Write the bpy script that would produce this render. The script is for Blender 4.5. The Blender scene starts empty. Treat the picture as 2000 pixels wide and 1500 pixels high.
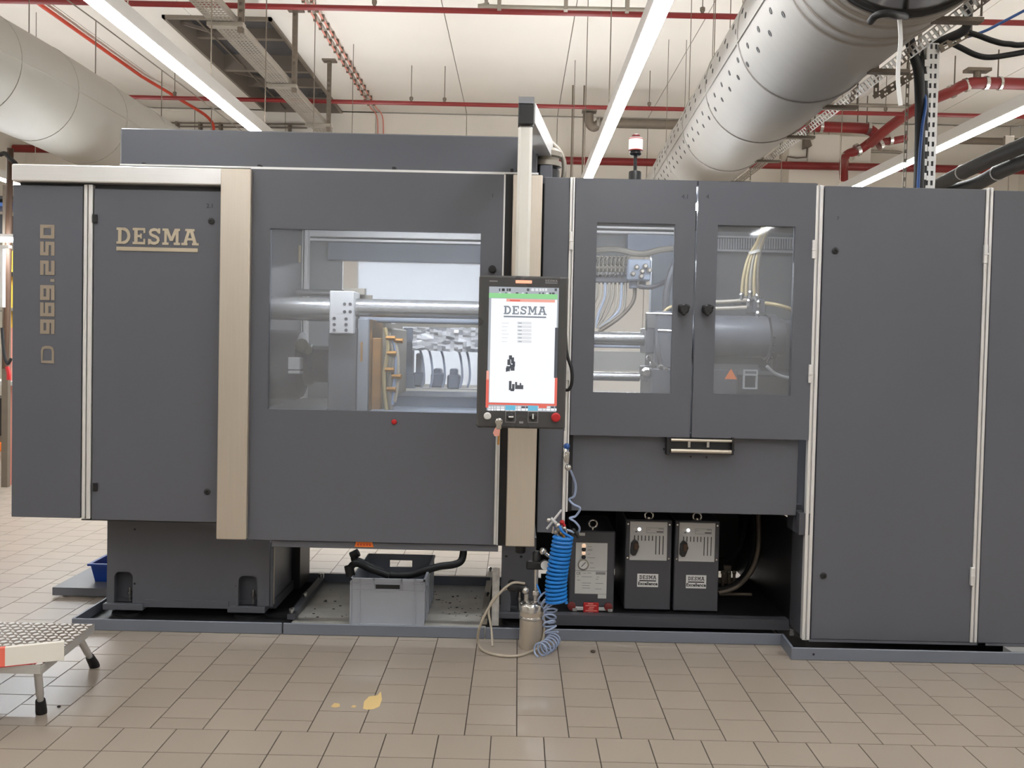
import bpy, math, random
from mathutils import Vector, Matrix
random.seed(7)
D = bpy.data
scene = bpy.context.scene
COL = scene.collection

# ------------------------------------------------------------------ camera
FPX, CX, CY = 1800.0, 1010.8, 723.4
CAM = Vector((0.0, 0.0, 1.5))
_p, _r = math.radians(1.7), math.radians(1.26)
F_ = Vector((0, math.cos(_p), -math.sin(_p)))
U0 = Vector((0, math.sin(_p), math.cos(_p)))
X0_ = Vector((1, 0, 0))
R_ = X0_ * math.cos(_r) + U0 * math.sin(_r)
U_ = U0 * math.cos(_r) - X0_ * math.sin(_r)
cam_data = D.cameras.new('camera')
cam_data.sensor_fit = 'HORIZONTAL'
cam_data.sensor_width = 36.0
cam_data.lens = FPX * 36.0 / 2000.0
cam_data.shift_x = (1000.0 - CX) / 2000.0
cam_data.shift_y = (CY - 750.0) / 2000.0
cam_data.clip_start = 0.05
cam = D.objects.new('camera', cam_data)
COL.objects.link(cam)
cam.matrix_world = Matrix(((R_.x, U_.x, -F_.x, CAM.x), (R_.y, U_.y, -F_.y, CAM.y),
                           (R_.z, U_.z, -F_.z, CAM.z), (0, 0, 0, 1)))
scene.camera = cam

# ------------------------------------------------------------------ world, exposure
world = D.worlds.new('world')
scene.world = world
world.use_nodes = True
world.node_tree.nodes['Background'].inputs[0].default_value = (0.9, 0.95, 1.0, 1)
world.node_tree.nodes['Background'].inputs[1].default_value = 0.3
scene.view_settings.view_transform = 'Standard'
scene.view_settings.look = 'None'
scene.view_settings.exposure = 0.0
scene.view_settings.gamma = 1.0
scene.view_settings.use_curve_mapping = False
LAMP = 38.0          # emission of the LED diffusers
LAMP_UP = 33.0       # their indirect, upward strip
WORK = 62.0          # work lights inside the machine
BACK = 125.0          # tube light of the workplace behind the machine
scene.cycles.max_bounces = 8
scene.cycles.transparent_max_bounces = 16
scene.cycles.sample_clamp_indirect = 6.0
scene.cycles.caustics_reflective = False
scene.cycles.caustics_refractive = False

# ------------------------------------------------------------------ helpers
def P(px, py, Y):
    d = R_ * ((px - CX) / FPX) - U_ * ((py - CY) / FPX) + F_
    return CAM + d * (Y / d.y)

def G(px, py, z=0.0):
    d = R_ * ((px - CX) / FPX) - U_ * ((py - CY) / FPX) + F_
    return CAM + d * ((z - CAM.z) / d.z)

def XZ(x0, x1, y0, y1, Y):
    xm, ym = (x0 + x1) / 2, (y0 + y1) / 2
    return P(x0, ym, Y).x, P(x1, ym, Y).x, P(xm, y1, Y).z, P(xm, y0, Y).z

def lin(c):
    c = c / 255.0
    return c / 12.92 if c <= 0.04045 else ((c + 0.055) / 1.055) ** 2.4

def rgb(r, g, b):
    return (lin(r), lin(g), lin(b), 1.0)

def smooth(pts, n=6, closed=False):
    pts = [Vector(p) for p in pts]
    if len(pts) < 3:
        return pts
    out = []
    m = len(pts)
    for i in range(m if closed else m - 1):
        if closed:
            a, b, c, d = pts[i - 1], pts[i], pts[(i + 1) % m], pts[(i + 2) % m]
        else:
            a, b, c, d = pts[max(i - 1, 0)], pts[i], pts[i + 1], pts[min(i + 2, m - 1)]
        for k in range(n):
            t = k / n
            out.append(0.5 * ((2 * b) + (c - a) * t + (2 * a - 5 * b + 4 * c - d) * t * t + (3 * b - a - 3 * c + d) * t ** 3))
    if not closed:
        out.append(pts[-1])
    return out

class MB:
    def __init__(s):
        s.v, s.f = [], []
    def add(s, vs, fs):
        k = len(s.v)
        s.v += [tuple(p) for p in vs]
        s.f += [tuple(i + k for i in f) for f in fs]
        return s
    def box(s, x0, x1, y0, y1, z0, z1, bev=0.0):
        if x0 > x1: x0, x1 = x1, x0
        if y0 > y1: y0, y1 = y1, y0
        if z0 > z1: z0, z1 = z1, z0
        bev = min(bev, (x1 - x0) * .45, (y1 - y0) * .45, (z1 - z0) * .45)
        if bev <= 0:
            return s.add([(x0, y0, z0), (x1, y0, z0), (x1, y1, z0), (x0, y1, z0), (x0, y0, z1), (x1, y0, z1), (x1, y1, z1), (x0, y1, z1)],
                         [(0, 3, 2, 1), (4, 5, 6, 7), (0, 1, 5, 4), (1, 2, 6, 5), (2, 3, 7, 6), (3, 0, 4, 7)])
        lo, hi = (x0, y0, z0), (x1, y1, z1)
        vs, idx = [], {}
        for sx in (0, 1):
            for sy in (0, 1):
                for sz in (0, 1):
                    sg = (sx, sy, sz)
                    for ax in range(3):
                        q = []
                        for a in range(3):
                            e = hi[a] if sg[a] else lo[a]
                            if a != ax:
                                e += -bev if sg[a] else bev
                            q.append(e)
                        idx[(sg, ax)] = len(vs)
                        vs.append(tuple(q))
        fs = []
        cx = Vector(((x0 + x1) / 2, (y0 + y1) / 2, (z0 + z1) / 2))
        def face(ids):
            c = sum((Vector(vs[i]) for i in ids), Vector()) / len(ids)
            n = (Vector(vs[ids[1]]) - Vector(vs[ids[0]])).cross(Vector(vs[ids[2]]) - Vector(vs[ids[0]]))
            fs.append(tuple(ids) if n.dot(c - cx) > 0 else tuple(reversed(ids)))
        for ax in range(3):
            b, c = (ax + 1) % 3, (ax + 2) % 3
            for sd in (0, 1):
                ids = []
                for (p, q) in ((0, 0), (1, 0), (1, 1), (0, 1)):
                    sg = [0, 0, 0]; sg[ax] = sd; sg[b] = p; sg[c] = q
                    ids.append(idx[(tuple(sg), ax)])
                face(ids)
            for p in (0, 1):
                for q in (0, 1):
                    s0 = [0, 0, 0]; s0[b] = p; s0[c] = q
                    s1 = list(s0); s1[ax] = 1
                    s0, s1 = tuple(s0), tuple(s1)
                    face([idx[(s0, b)], idx[(s1, b)], idx[(s1, c)], idx[(s0, c)]])
        for sx in (0, 1):
            for sy in (0, 1):
                for sz in (0, 1):
                    sg = (sx, sy, sz)
                    face([idx[(sg, 0)], idx[(sg, 1)], idx[(sg, 2)]])
        return s.add(vs, fs)
    def px(s, x0, x1, y0, y1, Y0, Y1, bev=0.0):
        """box whose front face, at depth Y0, covers the given rectangle"""
        a, b, c, d = XZ(x0, x1, y0, y1, Y0)
        return s.box(a, b, Y0, Y1, c, d, bev)
    def obox(s, o, u, w, n, a0, a1, b0, b1, c0, c1):
        vs = [o + u * a + w * b + n * c for c in (c0, c1) for (a, b) in ((a0, b0), (a1, b0), (a1, b1), (a0, b1))]
        return s.add(vs, [(0, 3, 2, 1), (4, 5, 6, 7), (0, 1, 5, 4), (1, 2, 6, 5), (2, 3, 7, 6), (3, 0, 4, 7)])
    def bar(s, p0, p1, wd, th, up=Vector((0, 0, 1))):
        p0, p1 = Vector(p0), Vector(p1)
        u = (p1 - p0); L = u.length; u.normalize()
        w = u.cross(up)
        if w.length < 1e-4: w = u.cross(Vector((0, 1, 0)))
        w.normalize(); n = w.cross(u)
        return s.obox(p0, u, w, n, 0, L, -wd / 2, wd / 2, -th / 2, th / 2)
    def slotted(s, p0, p1, wd, th, wdir, pitch=0.05, slot=0.028, rows=1, edge=0.25, lips=0.0):
        """flat perforated strip from p0 to p1, wd wide along wdir"""
        p0, p1 = Vector(p0), Vector(p1)
        u = (p1 - p0); L = u.length; u.normalize()
        n = u.cross(Vector(wdir)).normalized(); w = n.cross(u)
        sw = wd / (rows + (rows + 1) * edge)
        e = sw * edge
        b = -wd / 2
        for r in range(rows + 1):
            s.obox(p0, u, w, n, 0, L, b, b + e, -th / 2, th / 2)
            b += e
            if r < rows:
                k = 0.0
                while k < L:
                    s.obox(p0, u, w, n, k, min(L, k + pitch - slot), b, b + sw, -th / 2, th / 2)
                    k += pitch
                b += sw
        if lips:
            for sd in (-1, 1):
                s.obox(p0, u, w, n, 0, L, sd * wd / 2 - th / 2, sd * wd / 2 + th / 2, 0, lips)
        return s
    def tube(s, pts, r, n=8, caps=True, closed=False, radii=None):
        pts = [Vector(p) for p in pts]
        m = len(pts)
        vs, fs = [], []
        up = None
        for i, p in enumerate(pts):
            if closed:
                t = pts[(i + 1) % m] - pts[i - 1]
            else:
                t = pts[min(i + 1, m - 1)] - pts[max(i - 1, 0)]
            if t.length < 1e-9: t = Vector((0, 0, 1))
            t.normalize()
            if up is None:
                up = t.cross(Vector((0, 0, 1)))
                if up.length < 1e-3: up = t.cross(Vector((0, 1, 0)))
            up = (up - t * up.dot(t)).normalized()
            w = t.cross(up)
            rr = radii[i] if radii else r
            for k in range(n):
                a = 2 * math.pi * k / n
                vs.append(p + (up * math.cos(a) + w * math.sin(a)) * rr)
        for i in range(m if closed else m - 1):
            j = (i + 1) % m
            for k in range(n):
                k2 = (k + 1) % n
                fs.append((i * n + k, i * n + k2, j * n + k2, j * n + k))
        if caps and not closed:
            fs.append(tuple(reversed(range(n))))
            fs.append(tuple((m - 1) * n + k for k in range(n)))
        return s.add(vs, fs)
    def cyl(s, p0, p1, r, n=16, r1=None, caps=True):
        return s.tube([p0, p1], r, n, caps, radii=[r, r if r1 is None else r1])
    def lathe(s, c, prof, axis=(0, 0, 1), n=20):
        """profile of (radius, distance along axis)"""
        c, a = Vector(c), Vector(axis).normalized()
        u = a.cross(Vector((0, 1, 0)))
        if u.length < 1e-3: u = a.cross(Vector((1, 0, 0)))
        u.normalize(); w = a.cross(u)
        vs, fs = [], []
        for (r, h) in prof:
            for k in range(n):
                t = 2 * math.pi * k / n
                vs.append(c + a * h + (u * math.cos(t) + w * math.sin(t)) * r)
        for i in range(len(prof) - 1):
            for k in range(n):
                k2 = (k + 1) % n
                fs.append((i * n + k, i * n + k2, (i + 1) * n + k2, (i + 1) * n + k))
        fs.append(tuple(reversed(range(n))))
        fs.append(tuple((len(prof) - 1) * n + k for k in range(n)))
        return s.add(vs, fs)
    def prism(s, poly, y0, y1):
        """polygon in (x, z), extruded along y (y0 = front)"""
        n = len(poly)
        vs = [(x, y0, z) for x, z in poly] + [(x, y1, z) for x, z in poly]
        fs = [tuple(range(n)), tuple(reversed(range(n, 2 * n)))]
        for i in range(n):
            j = (i + 1) % n
            fs.append((i, i + n, j + n, j))
        return s.add(vs, fs)
    def prism_x(s, poly, x0, x1):
        """polygon in (y, z), extruded along x"""
        n = len(poly)
        vs = [(x0, y, z) for y, z in poly] + [(x1, y, z) for y, z in poly]
        fs = [tuple(reversed(range(n))), tuple(range(n, 2 * n))]
        for i in range(n):
            j = (i + 1) % n
            fs.append((i, j, j + n, i + n))
        return s.add(vs, fs)
    def ring(s, o, i, y0, y1):
        """rectangular frame in xz: o, i = (x0, x1, z0, z1)"""
        def c(q): return [(q[0], q[2]), (q[1], q[2]), (q[1], q[3]), (q[0], q[3])]
        O, I = c(o), c(i)
        vs = [(x, y0, z) for x, z in O + I] + [(x, y1, z) for x, z in O + I]
        fs = []
        for k in range(4):
            j = (k + 1) % 4
            fs += [(k, j, 4 + j, 4 + k), (8 + k, 12 + k, 12 + j, 8 + j), (k, 8 + k, 8 + j, j), (4 + k, 4 + j, 12 + j, 12 + k)]
        return s.add(vs, fs)
    def ball(s, c, r, n=12, sq=(1, 1, 1)):
        prof = []
        m = n // 2
        vs, fs = [], []
        for i in range(m + 1):
            t = math.pi * i / m
            for k in range(n):
                a = 2 * math.pi * k / n
                vs.append((c[0] + r * sq[0] * math.sin(t) * math.cos(a), c[1] + r * sq[1] * math.sin(t) * math.sin(a), c[2] - r * sq[2] * math.cos(t)))
        for i in range(m):
            for k in range(n):
                k2 = (k + 1) % n
                fs.append((i * n + k, i * n + k2, (i + 1) * n + k2, (i + 1) * n + k))
        return s.add(vs, fs)
    def build(s, name, mat, parent=None, sm=False):
        if parent is not None:
            o = Vector(parent['_o'])
        else:
            xs = [p[0] for p in s.v]; ys = [p[1] for p in s.v]; zs = [p[2] for p in s.v]
            o = Vector(((min(xs) + max(xs)) / 2, (min(ys) + max(ys)) / 2, min(zs)))
        me = D.meshes.new(name)
        me.from_pydata([(p[0] - o.x, p[1] - o.y, p[2] - o.z) for p in s.v], [], s.f)
        me.validate()
        if sm:
            me.polygons.foreach_set('use_smooth', [True] * len(me.polygons))
            me.set_sharp_from_angle(angle=math.radians(38))
        me.materials.append(mat)
        ob = D.objects.new(name, me)
        COL.objects.link(ob)
        ob['_o'] = tuple(o)
        if parent is not None:
            ob.parent = parent
        else:
            ob.location = o
        return ob

ALL = []
def thing(name, label, cat, loc, group=None):
    o = D.objects.new(name, None)
    COL.objects.link(o)
    o.empty_display_size = 0.1
    o.location = loc
    o['_o'] = tuple(loc)
    o['label'] = label; o['category'] = cat
    if group: o['group'] = group
    return o
def tag(o, label, cat, group=None):
    o['label'] = label; o['category'] = cat
    if group: o['group'] = group
    return o
def struct(o):
    o['kind'] = 'structure'
    return o
def lab(o, label):
    o['label'] = label
    return o
def copy_part(src, parent, off=Vector((0, 0, 0))):
    c = src.copy(); COL.objects.link(c); c.parent = parent
    c.location = Vector(src.location) + off
    c['_o'] = tuple(Vector(src['_o']) + off)
    return c
def copy_tree(src, off, label=None):
    r = src.copy(); COL.objects.link(r)
    r.location = Vector(src.location) + off
    r['_o'] = tuple(Vector(src['_o']) + off)
    if label: r['label'] = label
    for ch in [c for c in D.objects if c.parent == src]:
        c = ch.copy(); COL.objects.link(c); c.parent = r
        c['_o'] = tuple(Vector(ch['_o']) + off)
        for g in [q for q in D.objects if q.parent == ch]:
            d = g.copy(); COL.objects.link(d); d.parent = c
            d['_o'] = tuple(Vector(g['_o']) + off)
    return r

# ------------------------------------------------------------------ materials
def mat(name, col, rough=0.5, metal=0.0, var=0.0, vscale=4.0, bump=0.0, bscale=200.0, emit=None, estr=0.0, stretch=None, spec=0.5, objvar=0.0, rvar=0.04):
    m = D.materials.new(name)
    m.use_nodes = True
    nt = m.node_tree
    b = nt.nodes['Principled BSDF']
    b.inputs['Base Color'].default_value = col
    b.inputs['Roughness'].default_value = rough
    b.inputs['Metallic'].default_value = metal
    b.inputs['Specular IOR Level'].default_value = spec
    geo = nt.nodes.new('ShaderNodeNewGeometry')
    vec = geo.outputs['Position']
    if stretch:
        mp = nt.nodes.new('ShaderNodeMapping')
        mp.inputs['Scale'].default_value = stretch
        nt.links.new(vec, mp.inputs['Vector'])
        vec = mp.outputs['Vector']
    if var > 0 or objvar > 0:
        n = nt.nodes.new('ShaderNodeTexNoise')
        n.inputs['Scale'].default_value = vscale
        n.inputs['Detail'].default_value = 5
        nt.links.new(vec, n.inputs['Vector'])
        mr = nt.nodes.new('ShaderNodeMapRange')
        mr.inputs['To Min'].default_value = 1 - var
        mr.inputs['To Max'].default_value = 1 + var
        nt.links.new(n.outputs['Fac'], mr.inputs['Value'])
        hs = nt.nodes.new('ShaderNodeHueSaturation')
        hs.inputs['Color'].default_value = col
        val = mr.outputs['Result']
        if objvar > 0:
            oi = nt.nodes.new('ShaderNodeObjectInfo')
            m2 = nt.nodes.new('ShaderNodeMapRange')
            m2.inputs['To Min'].default_value = 1 - objvar
            m2.inputs['To Max'].default_value = 1 + objvar
            nt.links.new(oi.outputs['Random'], m2.inputs['Value'])
            mu = nt.nodes.new('ShaderNodeMath'); mu.operation = 'MULTIPLY'
            nt.links.new(val, mu.inputs[0]); nt.links.new(m2.outputs['Result'], mu.inputs[1])
            val = mu.outputs[0]
        nt.links.new(val, hs.inputs['Value'])
        nt.links.new(hs.outputs['Color'], b.inputs['Base Color'])
        r2 = nt.nodes.new('ShaderNodeMapRange')
        r2.inputs['To Min'].default_value = max(0.02, rough - rvar)
        r2.inputs['To Max'].default_value = min(1, rough + rvar)
        nt.links.new(n.outputs['Fac'], r2.inputs['Value'])
        nt.links.new(r2.outputs['Result'], b.inputs['Roughness'])
    if bump > 0:
        n2 = nt.nodes.new('ShaderNodeTexNoise')
        n2.inputs['Scale'].default_value = bscale
        n2.inputs['Detail'].default_value = 3
        nt.links.new(vec, n2.inputs['Vector'])
        bp = nt.nodes.new('ShaderNodeBump')
        bp.inputs['Strength'].default_value = bump
        bp.inputs['Distance'].default_value = 0.002
        nt.links.new(n2.outputs['Fac'], bp.inputs['Height'])
        nt.links.new(bp.outputs['Normal'], b.inputs['Normal'])
    if emit:
        b.inputs['Emission Color'].default_value = emit
        b.inputs['Emission Strength'].default_value = estr
    return m

def glass_mat(name, haze=0.07, tint=(0.96, 0.975, 1.0, 1), gloss=1.0, rough=0.03):
    m = D.materials.new(name); m.use_nodes = True
    nt = m.node_tree
    for n in list(nt.nodes): nt.nodes.remove(n)
    out = nt.nodes.new('ShaderNodeOutputMaterial')
    tr = nt.nodes.new('ShaderNodeBsdfTransparent'); tr.inputs[0].default_value = tint
    gl = nt.nodes.new('ShaderNodeBsdfGlossy'); gl.inputs['Roughness'].default_value = rough
    df = nt.nodes.new('ShaderNodeBsdfDiffuse'); df.inputs[0].default_value = (0.8, 0.83, 0.88, 1)
    fr = nt.nodes.new('ShaderNodeFresnel'); fr.inputs['IOR'].default_value = 1.5
    mu = nt.nodes.new('ShaderNodeMath'); mu.operation = 'MULTIPLY'; mu.inputs[1].default_value = gloss
    nt.links.new(fr.outputs[0], mu.inputs[0])
    nz = nt.nodes.new('ShaderNodeTexNoise'); nz.inputs['Scale'].default_value = 3.0; nz.inputs['Detail'].default_value = 4
    mr = nt.nodes.new('ShaderNodeMapRange'); mr.inputs['To Min'].default_value = haze * .6; mr.inputs['To Max'].default_value = haze * 1.4
    geo = nt.nodes.new('ShaderNodeNewGeometry')
    nt.links.new(geo.outputs['Position'], nz.inputs['Vector'])
    nt.links.new(nz.outputs['Fac'], mr.inputs['Value'])
    m1 = nt.nodes.new('ShaderNodeMixShader'); m2 = nt.nodes.new('ShaderNodeMixShader')
    nt.links.new(mr.outputs['Result'], m1.inputs[0])
    nt.links.new(tr.outputs[0], m1.inputs[1]); nt.links.new(df.outputs[0], m1.inputs[2])
    nt.links.new(mu.outputs[0], m2.inputs[0])
    nt.links.new(m1.outputs[0], m2.inputs[1]); nt.links.new(gl.outputs[0], m2.inputs[2])
    nt.links.new(m2.outputs[0], out.inputs[0])
    return m

M = {}
M['grey'] = mat('grey_paint', rgb(90, 92, 99), 0.36, var=0.03, vscale=2.0, bump=0.08, bscale=500)
M['grey2'] = mat('grey_paint_body', rgb(98, 100, 107), 0.42, var=0.03, bump=0.05, bscale=400)
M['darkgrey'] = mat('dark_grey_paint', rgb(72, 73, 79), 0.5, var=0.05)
M['tray'] = mat('tray_paint', rgb(108, 113, 124), 0.4, var=0.06, vscale=8)
M['trayfloor'] = mat('tray_sheet', rgb(170, 167, 160), 0.4, metal=0.2, var=0.4, vscale=9, bump=0.1, bscale=60)
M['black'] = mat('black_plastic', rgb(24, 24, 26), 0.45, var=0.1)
M['rubber'] = mat('black_rubber', rgb(18, 18, 20), 0.6, var=0.1, vscale=20)
M['steel'] = mat('brushed_steel', rgb(204, 194, 180), 0.36, metal=0.7, var=0.06, vscale=3, stretch=(60, 60, 1.5), bump=0.12, bscale=6)
M['alu'] = mat('aluminium', rgb(228, 227, 225), 0.38, metal=0.4, var=0.04, vscale=5)
M['aluh'] = mat('aluminium_brushed', rgb(232, 231, 229), 0.34, metal=0.5, var=0.05, vscale=3, stretch=(1.5, 60, 60), bump=0.1, bscale=6)
M['aluv'] = mat('aluminium_arm', rgb(216, 214, 206), 0.35, metal=0.35, var=0.03, vscale=3, stretch=(40, 40, 1.5))
M['chrome'] = mat('chrome', rgb(200, 198, 194), 0.2, metal=0.9, var=0.04)
M['zinc'] = mat('galvanised', rgb(150, 143, 132), 0.5, metal=0.5, var=0.15, vscale=12)
M['zincd'] = mat('galvanised_dark', rgb(116, 106, 94), 0.55, metal=0.4, var=0.15, vscale=10)
M['zincb'] = mat('galvanised_bright', rgb(205, 205, 203), 0.4, metal=0.6, var=0.08, vscale=12)
M['duct'] = mat('duct_sheet', rgb(158, 154, 147), 0.55, metal=0.08, var=0.07, vscale=3, stretch=(1, 6, 1))
M['duct2'] = mat('duct_paint', rgb(164, 160, 151), 0.5, metal=0.15, var=0.05, vscale=3)
M['red'] = mat('red_pipe', rgb(122, 29, 28), 0.4, var=0.08)
M['redcable'] = mat('red_cable', rgb(200, 70, 48), 0.5)
M['pink'] = mat('pale_red_cable', rgb(214, 140, 126), 0.5)
M['ceil'] = mat('ceiling_paint', rgb(230, 225, 216), 0.85, var=0.03, vscale=1.2, bump=0.1, bscale=40)
M['wall'] = mat('wall_paint', rgb(228, 222, 211), 0.85, var=0.03, vscale=1.2, bump=0.1, bscale=40)
M['tile'] = mat('floor_tile', rgb(150, 139, 127), 0.33, var=0.035, vscale=3, bump=0.1, bscale=120, objvar=0.035, rvar=0.01)
M['grout'] = mat('grout', rgb(74, 66, 58), 0.9, var=0.1, vscale=20)
M['white'] = mat('white_plate', rgb(226, 226, 224), 0.5)
M['label'] = mat('label_white', rgb(208, 208, 206), 0.5)
M['silver'] = mat('silver_plate', rgb(196, 196, 196), 0.45, metal=0.2)
M['ink'] = mat('ink', rgb(40, 40, 44), 0.6)
M['inkl'] = mat('ink_pale', rgb(140, 140, 142), 0.6)
M['gold'] = mat('letter_silver', rgb(214, 202, 180), 0.3, metal=0.75)
M['goldd'] = mat('letter_silver_dull', rgb(158, 146, 130), 0.45, metal=0.4)
M['crate'] = mat('crate_plastic', rgb(168, 171, 179), 0.45, var=0.03)
M['bluebin'] = mat('blue_plastic', rgb(16, 62, 150), 0.4)
M['bluehose'] = mat('blue_hose', rgb(22, 112, 190), 0.32)
M['bluecable'] = mat('blue_cable', rgb(40, 84, 150), 0.4)
M['clear'] = mat('clear_hose', rgb(150, 165, 195), 0.3)
M['tan'] = mat('tan_hose', rgb(168, 158, 142), 0.35)
M['brass'] = mat('brass', rgb(176, 128, 66), 0.35, metal=0.7)
M['redp'] = mat('red_plastic', rgb(176, 30, 34), 0.4)
M['orange'] = mat('orange_sticker', rgb(232, 120, 40), 0.5)
M['yellow'] = mat('yellow_paint', rgb(226, 178, 60), 0.5)
M['card'] = mat('cardboard_white', rgb(228, 224, 214), 0.6)
M['salmon'] = mat('box_salmon', rgb(232, 112, 92), 0.6)
M['mould'] = mat('mould_brass', rgb(160, 116, 62), 0.45, metal=0.35, var=0.35, vscale=14)
M['hosegold'] = mat('braided_hose', rgb(176, 158, 116), 0.45, metal=0.2)
M['bluegrey'] = mat('blue_grey_paint', rgb(124, 133, 148), 0.5, var=0.05)
M['paleblue'] = mat('pale_blue_paint', rgb(160, 170, 188), 0.5)
M['hatchglass'] = mat('hatch_glass', rgb(92, 92, 95), 0.25, var=0.3, vscale=2)
M['hatch'] = mat('hatch_frame', rgb(128, 118, 107), 0.55, metal=0.2)
M['bronze'] = mat('solenoid_brown', rgb(70, 48, 32), 0.5)
M['film'] = mat('foil', rgb(240, 240, 242), 0.22, metal=0.1, bump=0.6, bscale=25)
M['glass'] = glass_mat('window_pane', 0.13)
def milky_mat(name, c):
    m = D.materials.new(name); m.use_nodes = True; nt = m.node_tree
    for n in list(nt.nodes): nt.nodes.remove(n)
    out = nt.nodes.new('ShaderNodeOutputMaterial'); tr = nt.nodes.new('ShaderNodeBsdfTransparent'); tl = nt.nodes.new('ShaderNodeBsdfTranslucent'); df = nt.nodes.new('ShaderNodeBsdfDiffuse')
    tl.inputs[0].default_value = c; df.inputs[0].default_value = c
    a = nt.nodes.new('ShaderNodeMixShader'); a.inputs[0].default_value = .35
    b = nt.nodes.new('ShaderNodeMixShader'); b.inputs[0].default_value = .55
    nt.links.new(tl.outputs[0], a.inputs[1]); nt.links.new(df.outputs[0], a.inputs[2])
    nt.links.new(tr.outputs[0], b.inputs[1]); nt.links.new(a.outputs[0], b.inputs[2]); nt.links.new(b.outputs[0], out.inputs[0])
    return m
M['milky'] = milky_mat('milky_pane', (.86, .91, .97, 1))
M['glassb'] = glass_mat('rear_pane', 0.05, (0.86, 0.91, 0.97, 1))
M['ledup'] = mat('led_uplight', rgb(255, 255, 255), 0.5, emit=(0.97, 0.98, 1.0, 1), estr=LAMP_UP)
M['worklight'] = mat('work_light', rgb(255, 255, 255), 0.5, emit=(0.93, 0.97, 1.0, 1), estr=WORK)
M['backlight'] = mat('tube_light', rgb(255, 255, 255), 0.5, emit=(0.90, 0.955, 1.0, 1), estr=BACK)
M['led'] = mat('led_diffuser', rgb(255, 255, 255), 0.5, emit=(0.965, 0.98, 1.0, 1), estr=LAMP)
def glow(name, c, s): return mat(name, (0.02, 0.02, 0.02, 1), 0.3, emit=c, estr=s)
M['lcd'] = glow('lcd_white', rgb(250, 252, 255), 1.0)
M['lcdgrey'] = glow('lcd_grey', rgb(168, 174, 182), 1.0)
M['lcdpale'] = glow('lcd_pale', rgb(226, 228, 232), 1.0)
M['lcddark'] = glow('lcd_dark', rgb(72, 76, 84), 1.0)
M['lcdgreen'] = glow('lcd_green', rgb(142, 212, 146), 1.0)
M['lcdred'] = glow('lcd_red', rgb(226, 104, 90), 1.0)
M['lcdpink'] = glow('lcd_pink', rgb(240, 168, 152), 1.0)
M['lcdblue'] = glow('lcd_blue', rgb(104, 184, 214), 1.0)
M['barlight'] = glow('status_bar_light', rgb(255, 160, 128), 1.6)
M['whiteled'] = glow('white_led', rgb(255, 255, 255), 2.0)
M['amberled'] = glow('amber_led', rgb(255, 214, 178), 0.8)
M['beacon'] = mat('beacon_lens', rgb(240, 238, 236), 0.25, emit=(1, .96, .95, 1), estr=0.55)

def text(s, x, z, y, size, m, parent, name='lettering', depth=0.001, align='LEFT', bold=0.0):
    cu = D.curves.new(name, 'FONT')
    cu.body = s; cu.size = size; cu.align_x = align; cu.extrude = depth / 2; cu.resolution_u = 2
    cu.offset = bold
    tmp = D.objects.new('tmp', cu)
    me = D.meshes.new_from_object(tmp)
    D.objects.remove(tmp); D.curves.remove(cu)
    o = Vector(parent['_o'])
    for v in me.vertices:
        a = v.co.copy()
        v.co = (x + a.x - o.x, y - a.z - o.y, z + a.y - o.z)
    me.materials.clear(); me.materials.append(m)
    ob = D.objects.new(name, me); COL.objects.link(ob); ob.parent = parent
    ob['_o'] = tuple(o)
    return ob

# slab-serif logo letters as strokes: list of quads (x, z) in a unit-height cell
def ribbon(pts, w):
    q = []
    L, Rr = [], []
    for i, p in enumerate(pts):
        a = pts[max(i - 1, 0)]; b = pts[min(i + 1, len(pts) - 1)]
        dx, dz = b[0] - a[0], b[1] - a[1]
        l = math.hypot(dx, dz) or 1
        nx, nz = -dz / l * w / 2, dx / l * w / 2
        L.append((p[0] + nx, p[1] + nz)); Rr.append((p[0] - nx, p[1] - nz))
    for i in range(len(pts) - 1):
        q.append([L[i], Rr[i], Rr[i + 1], L[i + 1]])
    return q
def rc(x0, x1, z0, z1): return [(x0, z0), (x1, z0), (x1, z1), (x0, z1)]
_bowl = [(.42, .92)] + [(.42 + .36 * math.sin(math.pi * k / 12), .5 + .42 * math.cos(math.pi * k / 12)) for k in range(13)] + [(.42, .08)]
LOGO = {
 'D': (0.92, [rc(.1, .32, 0, 1), rc(0, .45, .85, 1), rc(0, .45, 0, .15)] + ribbon(_bowl, .19)),
 'E': (0.84, [rc(.1, .32, 0, 1), rc(0, .8, .85, 1), rc(0, .8, 0, .15), rc(.3, .56, .43, .58), rc(.68, .8, .68, .86), rc(.68, .8, .14, .34), rc(.48, .58, .35, .66)]),
 'S': (0.84, ribbon([(.70, .70), (.68, .82), (.56, .90), (.40, .92), (.24, .87), (.17, .76), (.2, .63), (.34, .55), (.52, .49), (.65, .40), (.69, .27), (.62, .14), (.46, .08), (.28, .10), (.17, .18), (.14, .31)], .18) + [rc(.68, .8, .66, 1), rc(.04, .16, 0, .35)]),
 'M': (1.14, [rc(.12, .28, 0, 1), rc(.84, 1.02, 0, 1), rc(0, .3, .86, 1), rc(.82, 1.12, .86, 1), rc(0, .4, 0, .15), rc(.72, 1.12, 0, .15),
              [(.14, 1), (.47, .25), (.66, .25), (.36, 1)], [(.78, 1), (.47, .25), (.66, .25), (1.0, 1)]]),
 'A': (1.0, [rc(.2, .8, .86, 1), rc(-.04, .36, 0, .15), rc(.64, 1.06, 0, .15), rc(.26, .74, .30, .44), [(.06, 0), (.26, 0), (.56, 1), (.36, 1)], [(.76, 0), (.98, 0), (.66, 1), (.44, 1)]]),
}
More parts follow.
